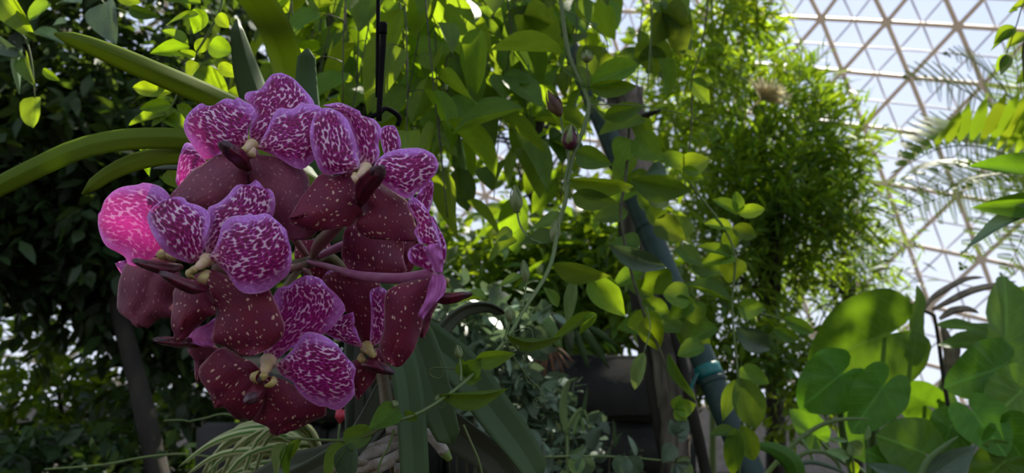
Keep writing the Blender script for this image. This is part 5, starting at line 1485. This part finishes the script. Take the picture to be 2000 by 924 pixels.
taro('elephant_ear', 'elephant ear with one huge torn-edged bright leaf against the sky gaps', 1700, 1.85, [
    ((1728, 656), (1576, 716), 196, 1.75, .02, .0, .1, 'taro', 0),
    ((1640, 735), (1562, 800), 120, 1.68, .0, .2, .2, 'taro', 1),
    ((1778, 652), (1802, 552), 36, 1.78, .05, .2, .1, 'tarodark', 2),
    ((1700, 600), (1690, 565), 60, 2.0, .02, .2, .1, 'tarodark', 2),
    ((1722, 760), (1664, 846), 100, 1.60, -.02, .2, .2, 'tarodark', 3)])
taro('elephant_ear', 'elephant ear with a round upright leaf and a broad leaf over the yellow patch', 1960, 1.9, [
    ((1964, 664), (1972, 528), 112, 1.75, .10, .0, .1, 'taro', 2),
    ((1962, 656), (1832, 620), 44, 1.80, .05, .9, .2, 'tarodark', 1),
    ((1968, 668), (1830, 672), 50, 1.85, .04, .9, .2, 'tarodark', 0),
    ((1945, 722), (1850, 756), 124, 1.68, -.05, .1, .2, 'taro', 3),
    ((1990, 770), (1916, 836), 120, 1.62, -.05, .1, .2, 'taro', 0),
    ((1990, 620), (2040, 560), 100, 1.9, .0, .1, .2, 'taro', 1)])
taro('elephant_ear', 'elephant ear with low deep green leaves in front of the backlit yellow leaf', 1820, 1.55, [
    ((1800, 884), (1716, 850), 132, 1.45, .0, .15, .2, 'tarodark', 1),
    ((1856, 836), (1832, 912), 84, 1.50, -.03, .2, .2, 'tarodark', 2),
    ((1905, 812), (1966, 890), 104, 1.44, -.05, .1, .2, 'tarodark', 3),
    ((1780, 930), (1690, 880), 100, 1.46, .0, .2, .2, 'taro', 0),
    ((1965, 850), (2020, 930), 110, 1.42, .0, .1, .2, 'tarodark', 2),
    ((1960, 905), (1900, 960), 100, 1.40, .0, .1, .2, 'tarodark', 1)])
taro('elephant_ear', 'sun-struck yellow elephant ear glowing behind the deep green leaves', 1820, 2.25, [
    ((1806, 790), (1744, 752), 86, 2.15, .02, .1, -.45, 'taro', 0),
    ((1850, 790), (1846, 738), 50, 2.15, .03, .1, -.45, 'taro', 1),
    ((1700, 850), (1640, 870), 120, 2.24, .0, .2, .4, 'taro', 2),
    ((1590, 850), (1545, 800), 70, 2.24, .0, .2, .4, 'taro', 3)])

# narrow-leaved plants in front of the elephant ears
st = at(1530, 1000, 1.35); st.z = gz(st)
gr = empty('arching_grass', st)
tag(gr, 'pale arching strap leaves curving in front of the elephant ear leaves', 'plant')
strap(gr, [(1470, 960, 1.35), (1534, 884, 1.35), (1590, 838, 1.35), (1640, 820, 1.34), (1700, 818, 1.33)], [8, 9, 9, 8, 3], M['pale'], .3, .1, 'leaf', 22, .001)
strap(gr, [(1550, 960, 1.34), (1560, 895, 1.34), (1600, 882, 1.33), (1632, 900, 1.32), (1650, 940, 1.32)], [7, 9, 8, 7, 4], M['pale'], .3, .1, 'leaf', 20, .001)
strap(gr, [(1566, 858, 1.35), (1580, 880, 1.34), (1590, 910, 1.34)], [5, 6, 3], M['pale'], .3, .1, 'leaf', 10, .001)
strap(gr, [(1530, 960, 1.26), (1568, 905, 1.25), (1630, 915, 1.25), (1670, 940, 1.25)], [8, 9, 8, 3], M['grey'], .3, .1, 'leaf', 16, .001)
strap(gr, [(1560, 960, 1.2), (1550, 905, 1.2), (1510, 876, 1.2), (1470, 870, 1.2)], [34, 40, 30, 8], M['tarodark'], .3, .3, 'leaf', 16, .001)
tube('stem', [st, st.lerp(at(1530, 960, 1.33), .5), at(1530, 960, 1.33)], [.012, .010, .006], M['petiole'], gr, 10, 8)
ys = at(1650, 1000, 1.3); ys.z = gz(ys)
ye = empty('yellowing_seedling', ys)
tag(ye, 'small seedling with yellowing leaves below the arching pale strap leaf', 'plant')
tube('stem', [ys, ys.lerp(at(1668, 930, 1.3), .6), at(1668, 930, 1.3), at(1662, 870, 1.3)], [.004, .003, .002, .0015], M['vinestem'], ye, 16, 6)
for b_, t_, w, sh, mt in (((1656, 862), (1616, 856), 10, 'lance', 'pale'), ((1658, 864), (1686, 892), 34, 'egg', 'pale'), ((1660, 894), (1614, 878), 22, 'lance', 'pale'), ((1664, 900), (1675, 930), 18, 'lance', 'lime'), ((1690, 860), (1700, 830), 14, 'lance', 'pale')):
    pleaf(ye, b_, t_, w, 1.3, sh, mt, .0, .3)
bs = at(1800, 1000, 1.25); bs.z = gz(bs)
bl = empty('bluegreen_plant', bs)
tag(bl, 'pointed blue-grey leaf slanting up between the deep green elephant ears', 'plant')
tube('stem', [bs, bs.lerp(at(1790, 950, 1.25), .6), at(1790, 950, 1.25)], [.008, .007, .004], M['petiole'], bl, 10, 6)
pleaf(bl, (1786, 950), (1922, 872), 64, 1.25, 'lance', 'grey', .0, .1)
pleaf(bl, (1790, 960), (1690, 905), 40, 1.24, 'lance', 'grey', .0, .4)
strap(bl, [(1790, 950, 1.24), (1812, 900, 1.24), (1850, 868, 1.24), (1872, 852, 1.24)], [10, 12, 10, 4], M['pale'], .3, .2, 'leaf', 14, .001)
# dry curled leaves
dl = empty('withered_shrub', at(1806, 604, 2.0))
dl.location.z = 0
tag(dl, 'withered branch with long grey curled dry leaves in front of the dome', 'branch')
wb = at(1806, 604, 2.0)
tube('branch', [Vector((wb.x + .1, wb.y + .1, -.02)), Vector((wb.x + .08, wb.y + .06, .9)), at(1840, 720, 2.02), at(1832, 630, 2.0), at(1806, 606, 2.0), at(1770, 590, 2.0)], [.018, .016, .012, .010, .006, .004], M['barkdark'], dl, 24, 8)
for pts, w in ((((1806, 604), (1822, 584), (1860, 560), (1890, 546), (1922, 542)), 13), (((1822, 606), (1860, 588), (1900, 570), (1940, 560), (1985, 550)), 15), (((1836, 624), (1862, 610), (1890, 606), (1912, 612)), 16), (((1800, 640), (1790, 680), (1782, 730)), 14), (((1840, 640), (1850, 690), (1838, 760)), 24), (((1870, 650), (1860, 700), (1872, 750)), 20), (((1800, 690), (1780, 705), (1765, 720)), 16)):
    strap(dl, [(x, y, 2.02) for x, y in pts], [w * .4, w, w * .9, w * .3], M['dead'], .8, .4, 'dry_leaf', 14, .001)

# ginger leaves at the right edge
gs = at(2070, 900, 1.35); gs.z = 0; gs.x = 1.08
gi = empty('broad_leaved_plant', gs)
tag(gi, 'upright stem with three long pointed leaves reaching in front of the dome', 'plant')
tube('stem', [gs, Vector((gs.x, gs.y, .7)), Vector((gs.x - .01, gs.y, 1.35)), at(2075, 600, 1.33), at(2060, 380, 1.3), at(2050, 250, 1.3)], [.012, .011, .009, .007, .005], M['petiole'], gi, 20, 8)
pleaf(gi, (2050, 360), (1914, 306), 64, 1.25, 'lance', 'taro', -.02, .3, .3, 1)
pleaf(gi, (2055, 390), (1892, 404), 46, 1.22, 'lance', 'taro', -.03, -.5, .3, 2)
pleaf(gi, (2060, 400), (1874, 466), 30, 1.2, 'lance', 'grey', -.03, .9, .3, 0)
pleaf(gi, (2055, 300), (2100, 200), 60, 1.3, 'lance', 'taro', .0, .3, .3, 1)
sv = empty('corner_sprig', at(1990, -60, 1.3))
tag(sv, 'hanging sprig of small glossy leaves in front of the dome struts', 'vine')
soft_tube(sv, [(2030, -90, 1.3), (2000, 0, 1.3), (1985, 50, 1.3), (1966, 104, 1.3)], [.0014, .001], 'vinestemdark', 'stem', 16, 5)
soft_tube(sv, [(2040, 60, 1.3), (2002, 80, 1.3), (2000, 130, 1.3), (2006, 200, 1.3)], [.003, .002], 'vinestemdark', 'stem', 12, 5)
for b_, t_, w, mt in (((1988, 18), (1970, 22), 12, 'vine'), ((2010, 4), (1972, 20), 16, 'vine'), ((1982, 52), (1940, 86), 30, 'vine'), ((1980, 56), (1934, 100), 14, 'vinedark'), ((2004, 66), (1964, 94), 24, 'vine'), ((1966, 106), (1946, 140), 20, 'vine'), ((1968, 106), (1956, 146), 22, 'grey'), ((2010, 88), (1996, 110), 20, 'vinedark'), ((2020, 140), (1985, 160), 22, 'lime')):
    pleaf(sv, b_, t_, w, 1.3, 'lance', mt, 0, .25)

tie(sv, at(2030, -90, 1.3)); tie(sv, at(2040, 60, 1.3))
# ------------------------------------------------------------------ ferns in front of the dome
def frond(parent, pts, plen, npin, mat, leaflet=.016, up=Vector((0, 0, 1)), simple=False, pw=.02, lean=(0, 0, 0)):
    """rachis tube with paired pinnae; every pinna carries tiny leaflets (or is one strap when simple)"""
    C = catmull([at(*p) for p in pts], npin)
    fr = tube('frond', [Vector(c) for c in C], [.004, .003, .0012], M['vinestem'] if not simple else M['vinestem'], parent, 24, 6)
    T = np.gradient(C, axis=0)
    pos, dr, nr, ln, wd = [], [], [], [], []
    for i in range(1, npin + 1):
        t = Vector(T[i]).normalized()
        side = t.cross(up).normalized(); nn = side.cross(t).normalized()
        pl = plen * math.sin(math.pi * min(1, .12 + .88 * (i / npin)) ** .8) * 1.0 + .01
        for sgn in (-1, 1):
            dv = (side * sgn * .9 + t * .45 + Vector(lean) - nn * .12).normalized()
            base = Vector(C[i])
            if simple:
                pos.append(base); dr.append(dv); nr.append(nn + Vector((0, -.8, 0))); ln.append(pl); wd.append(pw)
                continue
            m = max(4, int(pl / (leaflet * .42)))
            for k in range(m):
                q0 = base + dv * (pl * (k + .5) / m) - Vector((0, 0, 1)) * (.10 * pl * (k / m) ** 2)
                sd = dv.cross(nn).normalized()
                taper = 1 - .7 * (k / m) ** 2
                for s2 in (-1, 1):
                    pos.append(q0); dr.append(sd * s2 + dv * .35); nr.append(nn); ln.append(leaflet * taper); wd.append(leaflet * .42)
    leaf_mass('pinnae', fr, np.array(pos), np.array(dr), np.array(nr), np.array(ln), np.array(wd), M[mat], 'lance')
    return fr

fg = at(2060, 900, 3.4); fg.z = 0
fern = empty('tree_fern', fg)
tag(fern, 'tree fern with fine feathery fronds spread against the dome', 'fern')
FC = (2030, 300, 3.35)
tube('trunk', [fg - Vector((0, 0, .05)), fg + Vector((0, 0, 1.0)), at(*FC)], [.08, .07, .05], M['barkdark'], fern, 16, 12)
for pts, pl in (([FC, (1985, 210, 3.3), (1940, 150, 3.2), (1890, 112, 3.1), (1850, 105, 3.05)], .20), ([FC, (1960, 230, 3.3), (1890, 180, 3.2), (1820, 150, 3.1), (1770, 150, 3.0)], .22),
                ([FC, (1960, 290, 3.3), (1880, 270, 3.2), (1810, 270, 3.1), (1762, 300, 3.05)], .22), ([FC, (1960, 330, 3.2), (1880, 350, 3.1), (1790, 372, 3.0), (1700, 410, 2.95)], .16),
                ([FC, (1970, 350, 3.3), (1890, 370, 3.2), (1800, 400, 3.1), (1720, 440, 3.0)], .14), ([FC, (2000, 200, 3.4), (1985, 120, 3.4), (1975, 60, 3.35)], .18), ([FC, (1990, 380, 3.2), (1930, 440, 3.1), (1880, 520, 3.0)], .12), ([FC, (2080, 250, 3.4), (2150, 230, 3.4), (2250, 260, 3.4)], .22),
                ([FC, (2010, 420, 3.2), (1990, 480, 3.1), (1960, 540, 3.0)], .14)):
    frond(fern, pts, pl, 12, 'f_fern', .024, up=Vector((.1, -1, .35)))
sf0 = at(2040, 900, 2.7); sf0.z = 0
sf = empty('sword_fern', sf0)
tag(sf, 'golden-green sword fern frond with upright strap leaflets glowing before the dome', 'fern')
tube('trunk', [sf0 - Vector((0, 0, .03)), sf0 + Vector((0, 0, 1.0)), at(2030, 330, 2.7)], [.03, .028, .015], M['barkdark'], sf, 12, 8)
for pts, pl, pw, lean in (([(2030, 330, 2.7), (1960, 300, 2.65), (1900, 285, 2.6), (1830, 292, 2.58), (1750, 335, 2.55)], .26, .046, (.1, 0, .9)), ([(2030, 330, 2.7), (1950, 325, 2.62), (1880, 318, 2.6), (1810, 330, 2.56), (1755, 356, 2.55)], .15, .030, (0, 0, .2)), ([(2030, 335, 2.7), (1960, 340, 2.65), (1900, 350, 2.62), (1850, 372, 2.6)], .10, .02, (0, 0, 0))):
    frond(sf, pts, pl, 15, 'f_fernlime', simple=True, pw=pw, lean=lean, up=Vector((0, -.4, 1)))

# ------------------------------------------------------------------ added leaf canopy above the frame, blocks the sun on the orchid
cn = empty('added_canopy', Vector((-1.0, 2.0, BED_Z)))
tag(cn, 'added leaf canopy above the frame, placed to shade the orchid', 'canopy')
for x, y, z in ((-3.6, 3.2, BED_Z - .05), (3.0, 1.0, -.05), (-3.6, 1.0, BED_Z - .05)):
    tube('post', [Vector((x, y, z)), Vector((x, y, 3.7))], [.04, .04], M['barkdark'], cn, 4, 10)
for y in (1.0, 1.8, 2.5, 3.2):
    tube('rail', [Vector((-3.7, y, 3.66)), Vector((3.1, y, 3.66))], [.012, .012], M['steel'], cn, 4, 8)
sprig_mass('foliage', cn, [(-1.5, 1.5, 3.85, .95, .8, .18), (1.0, 1.75, 3.75, .28, .42, .14), (-1.2, 2.6, 4.0, 1.1, .6, .2), (1.45, 2.45, 3.82, .70, .70, .15), (2.35, 2.85, 3.9, .55, .42, .14), (.95, 2.45, 3.78, .30, .45, .12)], 720, 8, .2, .10, .055, M['f_mid'], 'oval', shell=.1, droop=.5,
           keep=lambda p: ~((p[:, 0] > .30) & (p[:, 0] < .74) & (p[:, 1] > 1.5) & (p[:, 1] < 2.4)))
# added leaf knot, cut along the sun's path to light one petal
def over_orchid(p):
    k = (p[:, 2] - 3.76) / SUN_DIR.z
    x, y = p[:, 0] - SUN_DIR.x * k, p[:, 1] - SUN_DIR.y * k
    return (x > .69) | ((y < 1.785) & (x > .55))
sprig_mass('foliage', cn, [(.82, 1.82, 3.76, .28, .30, .05)], 260, 8, .06, .055, .040, M['f_mid'], 'oval', shell=.0, droop=.3, keep=over_orchid)

# ------------------------------------------------------------------ small things
M['straw'] = leaf_mat('lit_pale_frond', (0.70, 0.64, 0.42), (0.80, 0.72, 0.45), 0.5, 0.7, 0.12, spec=0.1)  # bright light on the palm frond is put into this pale colour
fp = empty('pale_palm_frond', at(1482, 196, 3.85))
tag(fp, 'fan palm frond with its light painted into a pale straw colour, caught in the top of the dark narrow-leaved tree', 'frond')
tube('stalk', [at(1440, 250, 4.3), at(1465, 215, 4.0), at(1486, 194, 3.85)], [.008, .006, .005], M['straw'], fp, 8, 6)
for k in range(19):
    a = R_(-50 + 7.2 * k)
    e = (1486 + 62 * math.sin(a + .5), 194 - 46 * math.cos(a + .5))
    pleaf(fp, (1486, 194), e, 7, 3.85, 'lance', 'straw', -.05 + .01 * (k % 3), .2, .3, k % 4, False, 'leaf_finger')
hp = at(1479, -90, 1.6)
hw = tube('hanging_wire', [Vector((hp.x, hp.y, TIE_Z - (TIE_Z - hp.z) * i / 8)) for i in range(8)] + [hp, at(1478, 20, 1.6), at(1477, 70, 1.6), at(1479, 82, 1.6), at(1482, 74, 1.6), at(1480, 60, 1.6)], [.0008, .0008], M['black'], None, 70, 5)
tag(hw, 'thin dark wire with a hooked end hanging before the dome', 'wire')
rf = empty('red_flower', at(664, 812, .80)); rf.location.z = BED_Z
tag(rf, 'small red flower bud peeking between the strap leaves', 'flower')
tube('stem', [Vector((at(664, 812, .82).x, at(664, 812, .82).y, BED_Z)), at(662, 840, .82), at(664, 826, .82)], [.002, .0015, .0012], M['vinestem'], rf, 8, 6)
M['red'] = plain_mat('red_petal', (0.45, 0.02, 0.05), (0.6, 0.06, 0.09), 60, 0.5)
for e in ((658, 798), (665, 794), (672, 800)):
    tube('petal', [at(664, 828, .82), at((664 + e[0]) / 2 + (e[0] - 664) * .2, 812, .815), at(e[0], e[1], .82)], [.001, .0035, .0008], M['red'], rf, 8, 8, .4)
